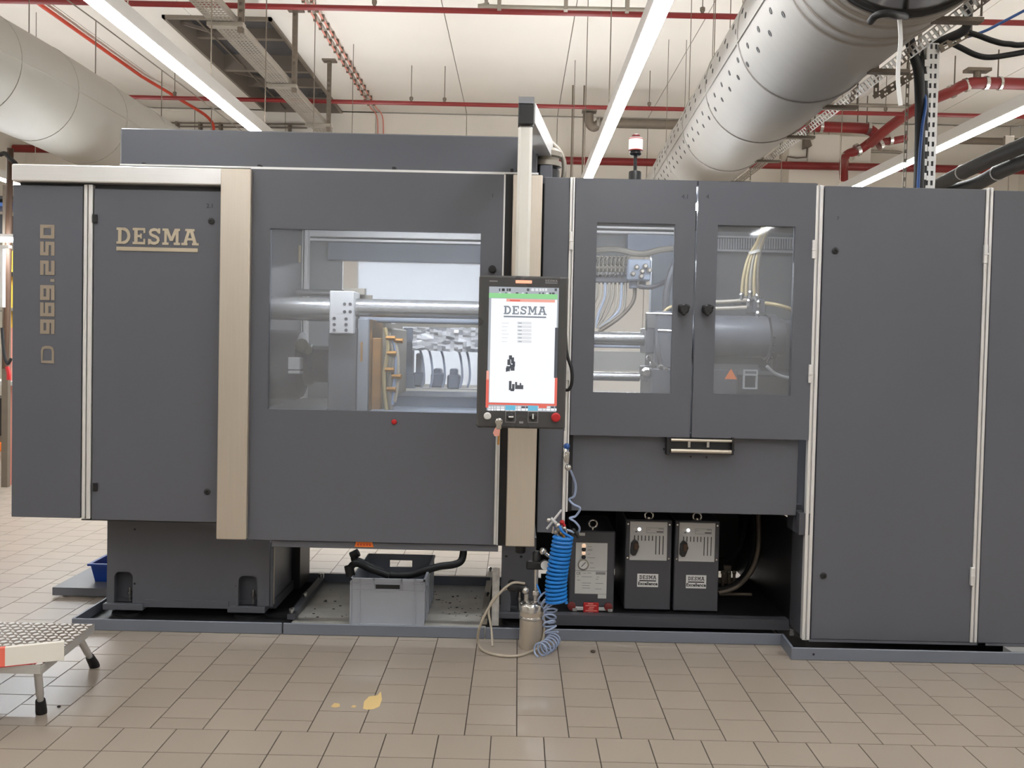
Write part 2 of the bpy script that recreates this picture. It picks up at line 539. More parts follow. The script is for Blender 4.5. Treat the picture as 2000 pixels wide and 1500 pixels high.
def logo(x0, x1, z0, z1, y, m, parent, depth, split=True, bar=None, name='letter'):
    tot = sum(LOGO[c][0] for c in 'DESMA') + 4 * .1
    sx = (x1 - x0) / tot; sz = z1 - z0
    cx = x0
    allb = MB()
    for c in 'DESMA':
        mb = MB() if split else allb
        for qi, q in enumerate(LOGO[c][1]):
            mb.prism([(cx + a * sx, z0 + b * sz) for a, b in q], y - depth - qi * 4e-5, y)
        if split: mb.build(name, m, parent)
        cx += (LOGO[c][0] + .1) * sx
    if bar:
        if split:
            b = MB(); b.box(x0, x1, y - depth, y, bar[0], bar[1]); b.build('underline', m, parent)
        else:
            allb.box(x0, x1, y - depth, y, bar[0], bar[1])
    if not split: return allb.build('logo', m, parent)

# ================================================================== SETTING
ZC = 5.62            # ceiling height
YB = 16.8            # back wall
XL, XR, YF_ = -9.0, 9.0, -7.0
def proj(p):
    d = Vector(p) - CAM
    w = d.dot(F_)
    return CX + FPX * d.dot(R_) / w, CY - FPX * d.dot(U_) / w, w

mb = MB(); mb.box(XL, XR, YF_, YB, -0.12, -0.003)
floor = struct(mb.build('floor', M['grout']))
T = 0.2
def tile_mesh(name, w, d):
    me = D.meshes.new(name)
    c = 0.0004; a, b = w / 2 - 0.0022, d / 2 - 0.0022
    vs = [(-a, -b, -.003), (a, -b, -.003), (a, b, -.003), (-a, b, -.003), (-a + c, -b + c, 0), (a - c, -b + c, 0), (a - c, b - c, 0), (-a + c, b - c, 0)]
    me.from_pydata(vs, [], [(4, 5, 6, 7), (0, 1, 5, 4), (1, 2, 6, 5), (2, 3, 7, 6), (3, 0, 4, 7)])
    me.materials.append(M['tile'])
    return me
tfull, thalf = tile_mesh('tile', T, T), tile_mesh('half_tile', T, T / 2)
Yb = G(1000, 1438).y
xa = G(1722, 1450).x
xb = G(1675, 1452).x
cells = []
for i in range(-60, 56):
    x = xa + (i - .5) * T           # i = 0: the column that starts with a full tile
    if not (XL + .1 < x < XR - .1): continue
    y = Yb
    if i % 2:
        cells.append((x, y + T / 4, 1)); y += T / 2
    while y + T < YB:
        cells.append((x, y + T / 2, 0)); y += T
for i in range(-60, 56):
    x = xb + (i - .5) * T
    if not (XL + .1 < x < XR - .1): continue
    for k in range(30):
        cells.append((x, Yb - T / 2 - k * T, 0))
seen, rest = [], []
for c in cells:
    q = proj((c[0], c[1], 0)) if c[1] > 1 else (-999, 0, 0)
    ok = q[2] > 0 and -50 < q[0] < 2050 and 1060 < q[1] < 1545
    if ok and c[1] > 4.8 and q[0] > 170: ok = False      # under the machine
    (seen if ok else rest).append(c)
seen.sort(key=lambda c: c[1])
rest += seen[296:]; seen = seen[:296]
fo = Vector(floor['_o'])
for (x, y, h) in seen:
    o = D.objects.new('tile', thalf if h else tfull)
    COL.objects.link(o); o.parent = floor
    o.location = (x - fo.x, y - fo.y, -fo.z)
    o['_o'] = (x, y, 0)
mb = MB()
for (x, y, h) in rest:
    a, b = T / 2 - .0022, (T / 4 if h else T / 2) - .0022
    mb.add([(x - a, y - b, -.003), (x + a, y - b, -.003), (x + a, y + b, -.003), (x - a, y + b, -.003), (x - a, y - b, 0), (x + a, y - b, 0), (x + a, y + b, 0), (x - a, y + b, 0)],
           [(4, 5, 6, 7), (0, 1, 5, 4), (1, 2, 6, 5), (2, 3, 7, 6), (3, 0, 4, 7)])
o = mb.build('tile_field', M['tile'], floor); o['kind'] = 'stuff'
# worn paint marks on the tiles
for (px, py, pts) in ((727, 1372, [(-18, 12), (-16, -2), (-6, -12), (10, -14), (17, -22), (19, -6), (14, 8), (2, 13), (-10, 14)]), (655, 1378, [(-9, 2), (-2, -5), (8, -4), (9, 2), (0, 4)]), (690, 1379, [(-5, 2), (0, -2), (6, -1), (4, 3)])):
    vs = [G(px + a, py + b, 0.0006) for a, b in pts]
    mb = MB(); n = len(vs)
    mb.add(vs + [v - Vector((0, 0, .0005)) for v in vs], [tuple(reversed(range(n)))] + [(i, (i + 1) % n, n + (i + 1) % n, n + i) for i in range(n)])
    lab(mb.build('paint_mark', mat('paint_mark', rgb(206, 178, 122), .6) if 'pm' not in M else M['pm'], floor), 'worn yellowish paint mark')
    M['pm'] = D.materials['paint_mark']

# ceiling of wide concrete panels with a roof hatch in it
hx0 = (G(325, 30, ZC).x + G(515, 217, ZC).x) / 2
hx1 = (G(535, 33, ZC).x + G(665, 217, ZC).x) / 2
hy0, hy1 = G(430, 31, ZC).y, G(590, 217, ZC).y
mb = MB(); mb.box(XL, XR, YF_, YB, ZC + .9, ZC + 1.0)
ceiling = struct(mb.build('ceiling', M['ceil']))
W = 1.64; j0 = -1.02
for k in range(-5, 7):
    a, b = j0 + k * W + .006, j0 + (k + 1) * W - .006
    a, b = max(a, XL), min(b, XR)
    if a >= b: continue
    mb = MB()
    if b <= hx0 or a >= hx1:
        mb.box(a, b, YF_, YB, ZC, ZC + .08)
    else:
        mb.box(a, b, YF_, hy0, ZC, ZC + .08); mb.box(a, b, hy1, YB, ZC, ZC + .08)
        if a < hx0: mb.box(a, hx0, hy0, hy1, ZC, ZC + .08)
        if b > hx1: mb.box(hx1, b, hy0, hy1, ZC, ZC + .08)
    mb.build('ceiling_panel', M['ceil'], ceiling)
mb = MB()
for k in range(-5, 7):
    mb.box(j0 + k * W - .01, j0 + k * W + .01, YF_, YB, ZC + .012, ZC + .03)
mb.build('joint_filler', M['zincd'], ceiling)

mb = MB(); mb.box(XL, XR, YB + .05, YB + .2, -.1, ZC + 1)
wall = struct(mb.build('wall_back', M['wall']))
for k in range(-5, 7):
    a, b = max(j0 + k * W + .006, XL), min(j0 + (k + 1) * W - .006, XR)
    if a < b:
        mb = MB(); mb.box(a, b, YB, YB + .05, 0, ZC - .02)
        mb.build('wall_panel', M['wall'], wall)
for nm, bx in (('wall_left', (XL - .2, XL, YF_, YB)), ('wall_right', (XR, XR + .2, YF_, YB)), ('wall_front', (XL, XR, YF_ - .2, YF_))):
    mb = MB(); mb.box(*bx, -.1, ZC + 1); struct(mb.build(nm, M['wall']))

# ------------------------------------------------------------------ roof hatch
t = thing('roof_hatch', 'dark glazed roof hatch with brown frame set into the pale ceiling', 'hatch', ((hx0 + hx1) / 2, (hy0 + hy1) / 2, ZC))
mb = MB()
for (a, b, c, d) in ((hx0, hx0 + .04, hy0, hy1), (hx1 - .04, hx1, hy0, hy1), (hx0, hx1, hy0, hy0 + .06), (hx0, hx1, hy1 - .06, hy1)):
    mb.box(a, b, c, d, ZC - .04, ZC + .3)
mb.build('frame', M['hatch'], t)
n = 4
for i in range(n):
    y0 = hy0 + (hy1 - hy0) * i / n; y1 = hy0 + (hy1 - hy0) * (i + 1) / n
    mb = MB(); mb.box(hx0 + .02, hx1 - .02, y0 + .03, y1 - .03, ZC + .24, ZC + .26); mb.build('pane', M['hatchglass'], t)
    if i:
        mb = MB(); mb.box(hx0 + .04, hx1 - .04, y0 - .05, y0 + .05, ZC + .0 if i == 2 else ZC + .1, ZC + .24); mb.build('crossbar', M['hatch'], t)
for (a, b) in ((.1, .3), (.55, .75)):
    mb = MB(); mb.bar((hx0 + .1, hy0 + (hy1 - hy0) * a, ZC + .06), (hx0 + .35, hy0 + (hy1 - hy0) * b, ZC + .22), .04, .04); mb.build('opener_arm', M['hatch'], t)

# ------------------------------------------------------------------ lamps: three long LED lines
def led_line(px, py, z, label, y0, y1, wires, x=None):
    x = G(px, py, z).x if x is None else x
    t = thing('ceiling_light', label, 'light', (x, (y0 + y1) / 2, z), 'long LED lines hung under the ceiling')
    mb = MB(); mb.box(x - .05, x + .05, y0, y1, z - .012, z + .06, .004); mb.box(x - .05, x - .046, y0, y1, z + .055, z + .085); mb.box(x + .046, x + .05, y0, y1, z + .055, z + .085); mb.build('housing', M['alu'], t)
    mb = MB(); mb.box(x - .048, x + .048, y0, y1, z - .026, z - .0121, .004); mb.build('diffuser', M['led'], t)
    mb = MB(); mb.box(x - .040, x + .040, y0, y1, z + .0601, z + .064); mb.build('uplight_strip', M['ledup'], t)
    for y in (y0, y1):
        mb = MB(); mb.box(x - .044, x + .044, y - .006, y + .006, z - .025, z + .075); mb.build('end_cap', M['alu'], t)
    for y in wires:
        mb = MB(); mb.cyl((x, y, z + .08), (x, y, ZC), .005, 6); mb.box(x - .02, x + .02, y - .03, y + .03, z + .085, z + .11); mb.build('hanger', M['zincd'], t)
led_line(365, 143, 3.36, 'bright LED light line hung beside the roof hatch', -6, 14.5, (2, 5.6, 7.1, 8.6, 10.6, 13))
led_line(1225, 165, 3.36, 'bright LED light line above the glazed doors, along the round perforated duct', -6, 14.5, (2, 5.3, 8.0, 11.0, 13.5))
led_line(1845, 282, 3.36, 'bright LED light line behind the slotted cable post', -6, 14.5, (2, 6, 8.5, 11, 13.5))

led_line(0, 0, 3.36, 'LED light line of the next bay, hung beyond the wide smooth duct', 0, 14.5, (2, 7, 12), -6.3)  # extra row out of view, added to brighten the left of the ceiling
led_line(0, 0, 3.36, 'LED light line of the next bay, hung beyond the black insulated pipes', 0, 14.5, (2, 7, 12), 7.3)  # likewise an added, unseen row, brightening the right side

# ------------------------------------------------------------------ round ducts
DR = 0.40
DV = Vector((.061, 1, .043)); DN = DV.normalized()
def dax(y): return CAM + DV * y + Vector((1.29, 0, 1.58))
DA = DN.cross(Vector((0, 0, 1))).normalized(); DB = DA.cross(DN)      # right and up, square to the axis
DEND = 15.8
t = thing('ventilation_duct', 'big round metal air duct with rows of small holes, above the glazed doors', 'duct', dax(9))
mb = MB(); mb.tube([dax(3.76), dax(DEND)], DR, 56, caps=False); mb.build('duct_tube', M['duct'], t, True)
mb = MB()
mb.lathe(dax(3.72), [(DR + .012, 0), (DR + .014, .02), (DR + .002, .03), (DR + .002, .06), (DR + .012, .07), (DR + .012, .085), (DR, .1)], DN, 56); mb.build('end_collar', M['duct'], t, True)
mb = MB(); mb.lathe(dax(2.9), [(.30, 0), (.33, .3), (.365, .65), (.385, .76), (.392, .81)], DN, 56); lab(mb.build('connecting_piece', M['chrome'], t, True), 'shiny tapered connecting piece')
mb = MB(); mb.lathe(dax(3.68), [(DR - .004, 0), (DR + .006, .01), (DR + .006, .035), (DR - .004, .04)], DN, 56); lab(mb.build('gasket', M['rubber'], t, True), 'black gasket ring')
for y in (3.88, 4.05, 4.15, 5.3, 6.6, 8.0, 9.4, 10.8):
    mb = MB(); mb.lathe(dax(y - .02), [(DR, 0), (DR + .006, .004), (DR + .008, .02), (DR + .006, .036), (DR, .04)], DN, 56)
    mb.build('seam_ring', M['duct'], t, True)
for (ang, ys, nh) in ((168, 4.3, 22), (178, 4.45, 22), (200, 4.19, 24), (210, 4.04, 24)):
    a = math.radians(ang); u = DA * math.cos(a) + DB * math.sin(a)
    hole = None
    for k in range(nh):
        p = dax(ys + .3 * k) + u * (DR - .006)
        if hole is None:
            mb = MB(); mb.lathe(p, [(.017, 0), (.017, .0075), (.0165, .0085), (.013, .0085), (.012, .0065), (.001, .0065)], u, 12)
            hole = (mb.build('nozzle_hole', M['black'], t, True), p)
        else:
            copy_part(hole[0], t, p - hole[1])
a = math.radians(189); u = DA * math.cos(a) + DB * math.sin(a)
mb = MB(); mb.bar(dax(3.8) + u * DR, dax(DEND) + u * DR, .014, .012); mb.build('long_seam', M['duct'], t)
for y in (4.9, 6.4, 8.2, 10.0, 12.5):
    c = dax(y); mb = MB(); mb.cyl((c.x - .12, y, c.z + DR - .02), (c.x - .12, y, ZC - .004), .004, 6); mb.cyl((c.x + .12, y, c.z + DR - .02), (c.x + .12, y, ZC - .004), .004, 6); mb.build('hanger', M['zincd'], t)
# slotted support rail under the duct
def rax(y): return CAM + DV * y + Vector((1.60, 0, 1.262))
t = thing('support_rail', 'slotted metal rail running along the underside of the perforated duct', 'rail', rax(9))
mb = MB(); mb.slotted(rax(3.3), rax(13), .055, .004, (.62, 0, -.78), .06, .035, 2, .35); mb.build('rail', M['zinc'], t)
for y in (3.9, 4.75, 5.6, 6.6, 7.7, 9, 10.5):
    c = rax(y); mb = MB(); mb.box(c.x - .13, c.x + .07, y - .025, y + .025, c.z - .05, c.z - .032); mb.build('bracket', M['zincd'], t)
    mb = MB(); mb.cyl((c.x + .07, y, c.z - .02), (c.x + .07, y, ZC - .004), .005, 6); mb.build('rod', M['zincd'], t)

LX, LZ, LR = -4.1, 3.46, .41
t = thing('ventilation_duct', 'wide smooth grey air duct behind the far end of the machine', 'duct', (LX, 8, LZ - LR))
path = smooth([(LX - .55, 4.5, LZ + .12), (LX - .22, 6.2, LZ + .10), (LX - .03, 7.6, LZ + .06), (LX + .12, 9.2, LZ - .03), (LX + .3, 11.2, LZ - .15), (LX + .35, YB, LZ - .2)], 8)
mb = MB(); mb.tube(path, LR, 48, caps=False); mb.build('duct_tube', M['duct2'], t, True)
for i in (10, 13, 17, 21, 25, 29):
    p = Vector(path[i]); d = (Vector(path[i + 1]) - Vector(path[i - 1])).normalized()
    mb = MB(); mb.lathe(p - d * .012, [(LR, 0), (LR + .004, .003), (LR + .004, .02), (LR, .024)], d, 48); mb.build('seam_ring', M['duct2'], t, True)
for i in (9, 15, 20, 26, 31):
    p = Vector(path[i])
    mb = MB(); mb.cyl((p.x + .2, p.y, p.z + LR - .07), (p.x + .2, p.y, p.z + LR + .42), .005, 6); mb.build('dropper', M['zincd'], t)
mb = MB(); mb.tube([(path[i].x + .2, path[i].y, path[i].z + LR + .42) for i in (3, 9, 15, 20, 26, 31, 36)], .006, 6); mb.build('carrying_wire', M['zincd'], t)
mb = MB(); mb.tube([Vector(p) + Vector((LR, 0, 0)) for p in path], .006, 6); mb.build('long_seam', M['duct2'], t, True)

# ------------------------------------------------------------------ cable tray
c = P(546, 164, 11.66)
tx, tz = c.x, c.z
t = thing('cable_tray', 'perforated metal cable tray hanging on slotted posts under the roof hatch', 'cable tray', (tx, 11, tz))
mb = MB(); mb.slotted((tx, 5, tz), (tx, 14.3, tz), .26, .004, (1, 0, 0), .06, .03, 6, .5); mb.build('bottom', M['zinc'], t)
for sd in (-1, 1):
    mb = MB(); mb.box(tx + sd * .13 - .003, tx + sd * .13 + .003, 5, 14.3, tz, tz + .06); mb.box(tx + sd * .13 - .008, tx + sd * .13 + .008, 5, 14.3, tz + .055, tz + .065); mb.build('side_flange', M['zinc'], t)
for y in (9.44, 11.66, 13.75):
    mb = MB(); mb.box(tx - .15, tx + .22, y - .05, y + .05, tz - .05, tz - .004, .004); mb.build('bracket', M['zinc'], t)
    mb = MB(); px_ = tx + .185
    mb.slotted((px_, y - .03, tz - .1), (px_, y - .03, ZC - .01), .055, .005, (1, 0, 0), .075, .04, 1, .45)
    mb.box(px_ - .028, px_ + .028, y, y + .03, tz - .1, ZC - .01)
    mb.build('post', M['zincd'], t)
    mb = MB(); mb.box(px_ - .1, px_ + .1, y - .08, y + .08, ZC - .025, ZC, .004); mb.build('ceiling_plate', M['zincd'], t)

# ------------------------------------------------------------------ red sprinkler pipes
def pipe(pts, r, name='pipe', m='red', parent=None, n=14, sm=6):
    mb = MB(); mb.tube(smooth(pts, sm) if len(pts) > 2 else pts, r, n)
    return mb.build(name, M[m], parent, True)
def xpipe(px, py, Y, r, label, hooks, x0=XL + .06, x1=XR - .06):
    c = P(px, py, Y)
    t = thing('sprinkler_pipe', label, 'pipe', (0, Y, c.z))
    pipe([(x0, Y, c.z), (x1, Y, c.z)], r, 'pipe', 'red', t)
    for h in hooks:
        x = P(h, py, Y).x
        mb = MB(); mb.cyl((x, Y, c.z + r * .8), (x, Y, ZC - .01), .006, 6)
        mb.lathe((x, Y, c.z + r * .9), [(r * .4, 0), (r * .9, .03), (r * .9, .06), (r * .4, .07)], n=10); mb.build('pipe_clip', M['zincd'], t)
    return t
XP0, XP1 = XL + .06, XR - .06
xpipe(1000, 23, 10.06, .031, 'thin red pipe nearest under the ceiling, crossing above the roof hatch', (731, 950, 1372, 60))
xpipe(1000, 206, 13.9, .031, 'thin red pipe under the ceiling crossing behind the screen arm', (341, 803, 868, 1268, 1730))
c1 = P(1580, 323, 16.3)
t = xpipe(1400, 320, 16.3, .068, 'thick red pipe along the back wall behind the white beacon', (1485,))
# branch manifold at the right
t = thing('sprinkler_manifold', 'thick red branching pipes with pale clamps beside the slotted cable post', 'pipe', P(1660, 330, 15.2))
def pp(L): return [P(*q) for q in L]
pipe(pp([(1525, 246, 15), (1675, 250, 15), (1702, 256, 15), (1712, 268, 15)]), .085, 'pipe', 'red', t)
pipe(pp([(1712, 268, 15), (1680, 292, 15.2), (1655, 302, 15.4), (1648, 322, 15.8), (1648, 350, 16)]), .075, 'pipe', 'red', t)
pipe(pp([(1700, 280, 15), (1740, 246, 14.4), (1800, 205, 13.6), (1860, 178, 12.9), (1885, 166, 12.6), (1920, 162, 12.6), (2060, 166, 12.6), (2196, 169, 12.6)]), .078, 'pipe', 'red', t)
pipe(pp([(1705, 275, 15), (1735, 276, 15), (1770, 270, 15)]), .06, 'pipe', 'red', t)
for (a, b) in (((1600, 247, 15), (1606, 247, 15)), ((1693, 251, 15), (1699, 252, 15)), ((1672, 294, 15.2), (1678, 291, 15.2)), ((1716, 284, 15), (1722, 281, 15)),
               ((1856, 180, 12.9), (1862, 177, 12.9)), ((1884, 167, 12.6), (1890, 165, 12.6)), ((1922, 162, 12.6), (1929, 162, 12.6)), ((1950, 163, 12.6), (1955, 163, 12.6)), ((1655, 308, 15.4), (1659, 303, 15.4)), ((1735, 272, 15), (1741, 271, 15))):
    mb = MB(); mb.cyl(P(*a), P(*b), .0935 if a[2] < 14 else .103, 16); lab(mb.build('pipe_clamp', M['chrome'], t, True), 'pale metal pipe clamp')
for (px, py, Y) in ((1604, 236, 15), (1675, 238, 15), (1864, 165, 12.9), (1949, 152, 12.6), (1693, 240, 15)):
    a = P(px, py, Y); mb = MB(); mb.cyl(a, (a.x, a.y, ZC - .01), .01, 6); mb.build('rod', M['zincd'], t)
a = P(1908, 158, 12.6); mb = MB(); mb.box(a.x - .16, a.x + .16, a.y - .08, a.y + .08, a.z + .12, a.z + .16); mb.cyl(a, (a.x, a.y, a.z + .14), .05, 10); mb.build('valve_head', M['zincd'], t)
a = P(1570, 242, 15); mb = MB(); mb.ball(a + Vector((0, -.05, .05)), .1); mb.cyl(a, a + Vector((-.2, -.05, 0)), .05, 10); mb.build('valve', M['zincd'], t, True)
# brown steel beam stub with elbow behind the middle light
t = thing('extraction_pipe', 'dull brown thick pipe with an elbow behind the middle light line', 'pipe', P(1230, 240, 14.8))
pipe(pp([(1150, 222, 14.8), (1151, 240, 14.8), (1160, 248, 14.8), (1172, 240, 14.8)]), .075, 'elbow', 'zincd', t)
pipe(pp([(1172, 240, 14.8), (1340, 244, 14.8)]), .075, 'pipe', 'zincd', t)
for q in (1165, 1178):
    mb = MB(); mb.cyl(P(q, 241, 14.8), P(q + 5, 241, 14.8), .09, 14); mb.build('pipe_clamp', M['zinc'], t, True)
a = P(1137, 219, 14.8); b = P(1165, 219, 14.8); mb = MB(); mb.box(a.x, b.x, 14.7, 14.9, a.z, a.z + .04); mb.build('bracket', M['zincd'], t)
for q in (1118, 1140):
    a = P(q, 219, 14.8); mb = MB(); mb.cyl((a.x, 14.8, a.z - 1.3), (a.x, 14.8, ZC), .012, 6); mb.build('rod', M['zincd'], t)

# cables and conduits on the ceiling
def cable(name, label, cat, pts, r, m, sm=6, n=8):
    mb = MB(); mb.tube(smooth(pts, sm), r, n)
    return tag(mb.build(name, M[m], None, True), label, cat)
z = ZC - .06
cx_ = G(200, 95, z).x
mb = MB()
mb.tube([(cx_, 3, z), (cx_, 14.6, z)] + smooth([(cx_ + .02, 14.9, z), (cx_ + .25, 15.6, z - .1), (cx_ + .45, 16.4, z - .2), (cx_ + .46, 16.65, z - .4), (cx_ + .2, 16.7, z - .75), (cx_ - .3, 16.7, z - 1.1)], 6), .026, 8)
tag(mb.build('red_conduit', M['redcable'], None, True), 'orange red conduit along the ceiling above the grey duct, curving down the wall', 'conduit')
for i, off in enumerate((-.05, .05)):
    x = G(672, 117, z).x + off
    t = thing('alarm_cable', ('pale red cable with dark clips under the ceiling, the one nearer the cable tray', 'pale red cable with dark clips under the ceiling, the one farther from the cable tray')[i], 'cable', (x, 11, z))
    mb = MB(); mb.tube([(x, 5, z), (x, YB - .6, z)] + smooth([(x, YB - .5, z), (x + .05, YB - .06, z - .1), (x + .05, YB - .04, z - .9)], 5), .012, 8); mb.build('cable', M['pink'], t, True)
    src = None
    for k in range(22):
        y = 9.6 + .32 * k
        if y > 16: break
        if src is None:
            mb = MB(); mb.box(x - .018, x + .018, y - .015, y + .015, z - .03, ZC - .004); src = mb.build('clip', M['zincd'], t); ys = y
        else: copy_part(src, t, Vector((0, y - ys, 0)))
a, b = P(950, 12, 9.7), P(1275, 26, 9.7)
t = thing('ceiling_conduit', 'thin pale conduit beside the nearest red pipe, with an upturned end', 'conduit', (a.x, 9.7, a.z))
pipe([(a.x, 9.7, a.z + .25), (a.x, 9.7, a.z + .03), (a.x + .05, 9.7, a.z), (b.x, 9.7, a.z)], .02, 'conduit', 'zinc', t)
for q in (975, 1105, 1225):
    x = P(q, 18, 9.7).x; mb = MB(); mb.box(x - .02, x + .02, 9.66, 9.74, a.z - .03, ZC); mb.build('clip', M['zinc'], t)
# wall conduits on the left half of the back wall
for i, py in enumerate((239, 246)):
    a, b = P(265, py, 16.7), P(600, py + 4, 16.7)
    t = thing('wall_conduit', ('thin dark conduit high on the back wall above the machine cover, upper run', 'thin dark conduit on the back wall close above the machine cover, lower run')[i], 'conduit', (a.x, 16.7, a.z))
    pipe([a, b], .014, 'conduit', 'zincd', t)
    for q in (300, 345, 390, 430, 520, 565):
        x = P(q, py, 16.7).x; mb = MB(); mb.box(x - .02, x + .02, 16.68, YB, a.z - .03, a.z + .03); mb.build('clip', M['zincd'], t)
# fixtures on the back wall at the right
t = thing('conduit_box', 'small grey wall box on a bent conduit above the thick red pipe', 'fixture', P(1565, 300, 16.3))
a = P(1564, 287, 16.6); mb = MB(); mb.prism([(a.x - .05, a.z - .1), (a.x + .08, a.z - .06), (a.x + .02, a.z + .1), (a.x - .05, a.z + .1)], 16.2, 16.36); mb.build('box', M['zincd'], t)
pipe(pp([(1538, 322, 16.35), (1538, 306, 16.35), (1575, 307, 16.35), (1575, 260, 16.35)]), .014, 'conduit', 'zincd', t, sm=2)
t = thing('wall_conduit', 'curved double conduit on the back wall beside the red branching pipes', 'conduit', P(1620, 300, 16.6))
pipe(pp([(1606, 322, 16.6), (1608, 302, 16.6), (1618, 292, 16.6), (1645, 290, 16.6)]), .03, 'conduit', 'zinc', t)
pipe(pp([(1620, 322, 16.6), (1622, 300, 16.6), (1640, 295, 16.6)]), .02, 'conduit', 'zinc', t)
t = thing('wall_conduit', 'long thin grey conduit running to the slotted cable post on the back wall', 'conduit', P(1700, 296, 16.5))
pipe(pp([(1650, 294, 16.6), (1750, 297, 16.6), (1760, 302, 16.6)]), .03, 'conduit', 'zinc', t)
c = P(1900, 275, 15.8)
tag(pipe([(P(1840, 274, 15.8).x, 15.8, c.z), (XR, 15.8, c.z)], .06, 'waste_pipe', 'zincd'), 'brown horizontal pipe behind the black insulated pipes', 'pipe')
c = P(1700, 206, 14.4)
tag(pipe([(P(1600, 206, 14.4).x, 14.4, c.z + .0), (P(1790, 206, 14.4).x, 14.4, c.z)], .03, 'grey_conduit', 'zinc'), 'grey conduit just above the red pipe at the back', 'conduit')
# wall steel ducting behind the right-hand light
t = thing('plaster_box', 'pale boxed-in shaft on the back wall below the branching red pipes', 'boxing', P(1600, 340, 16.4))
a0, a1, b0, b1 = XZ(1540, 1700, 265, 420, 16.4)
mb = MB(); mb.box(a0, a1, 16.4, YB - .01, b0, b1, .01); mb.build('boxing', M['wall'], t)
mb = MB(); mb.px(1578, 1640, 262, 330, 16.37, 16.41, .01); mb.build('panel', M['wall'], t)

# ================================================================== MACHINE
YP = 4.5           # front plane of the panels
YR = 6.25          # rear plane of the machine
def base(px, py, Y):
    p = P(px, py, Y); return (p.x, p.y, p.z)

# ---- drip trays
def tray(pxl, pxr, yl, yr, YF, depth, label, lip=0.058, sheet='darkgrey', rear=True, xl=None, corner=0.0):
    x0, x1 = G(pxl, yl).x, G(pxr, yr).x
    t = thing('drip_tray', label, 'tray', ((x0 + x1) / 2, YF, 0), 'grey drip trays under the machine')
    g = .003
    x0 += g; x1 -= g
    mb = MB(); mb.box(x0, x1, YF, YF + .012, 0, lip, .003); mb.build('front_lip', M['tray'], t)
    mb = MB(); mb.box(x0, x1, YF + .012, YF + depth, 0.001, .008); mb.build('bottom_sheet', M[sheet], t)
    mb = MB(); mb.box(x0, x1, YF + depth - .012, YF + depth, 0, lip + .004); mb.build('rear_lip', M['tray'], t)
    return t, x0, x1
YT = G(945, 1248).y
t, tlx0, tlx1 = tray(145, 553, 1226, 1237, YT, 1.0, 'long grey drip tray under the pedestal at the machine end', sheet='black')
mb = MB(); mb.box(tlx0, tlx0 + .012, YT + .012, YT + .99, 0, .058); mb.build('side_lip', M['tray'], t)
t, tmx0, tmx1 = tray(553, 947, 1237, 1248, YT, 1.0, 'open drip tray with dirty sheet bottom below the big sliding door', sheet='trayfloor')
for (px, yf) in ((568, 1195), (945, 1190)):
    pass
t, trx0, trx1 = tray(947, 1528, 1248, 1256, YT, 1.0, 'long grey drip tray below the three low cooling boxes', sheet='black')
YT2 = G(1545, 1289).y
x0 = G(1545, 1289).x
t = thing('drip_tray', 'wide grey drip tray under the tall plain cabinet, standing further forward', 'tray', (x0 + .8, YT2, 0), 'grey drip trays under the machine')
mb = MB(); mb.box(x0, 3.6, YT2, YT2 + .012, 0, .06, .003); mb.build('front_lip', M['tray'], t)
xk = G(1522, 1257).x
mb = MB(); mb.add([(x0, YT2, 0), (x0, YT2, .06), (xk, YT, .06), (xk, YT, 0), (x0 + .012, YT2 + .004, 0), (x0 + .012, YT2 + .004, .06), (xk + .012, YT + .004, .06), (xk + .012, YT + .004, 0)],
                  [(0, 1, 2, 3), (4, 7, 6, 5), (1, 5, 6, 2), (0, 4, 5, 1), (3, 2, 6, 7), (0, 3, 7, 4)]); mb.build('slanted_lip', M['tray'], t)
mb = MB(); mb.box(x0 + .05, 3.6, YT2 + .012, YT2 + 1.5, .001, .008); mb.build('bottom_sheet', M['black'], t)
mb = MB(); mb.lathe((P(1589, 1281, YT2).x, YT2, .03), [(.006, 0), (.005, .002)], (0, -1, 0), 10); mb.build('bolt', M['black'], t)

# long crack joint screws and rods lying in the open tray
def rod(px0, py0, px1, py1, z, r, label, m='darkgrey', nm='guide_rail', cat='rail'):
    a, b = G(px0, py0, z), G(px1, py1, z)
    t = thing(nm, label, cat, (a + b) / 2)
    mb = MB(); mb.bar(a, b, r * 2.2, r * 1.6); mb.build('rail', M[m], t)
    u = (b - a).normalized()
    for f in (.02, .42, .97):
        p = a + (b - a) * f + Vector((0, 0, r))
        mb = MB(); mb.lathe(p, [(r * .5, 0), (r * .5, .012), (r * .8, .012), (r * .8, .022), (r * .2, .026)], n=8); lab(mb.build('screw', M['chrome'], t), 'bright screw head')
rod(568, 1205, 628, 1132, .03, .018, 'grey rail with screws crossing the open drip tray behind the pedestal foot')
rod(945, 1215, 958, 1118, .03, .016, 'dark rail at the end of the open drip tray beside the stainless pillar foot', 'zinc')

# ---- pedestals
YPD = 4.86
t = thing('machine_pedestal', 'grey steel pedestal with two arched foot openings under the logo door', 'pedestal', base(360, 1200, YPD))
a0, a1, b0, b1 = XZ(209, 527, 1012, 1200, YPD)
za = P(360, 1017, YPD).z
def pd(px, py): p = P(px, py, YPD); return p.x, p.z
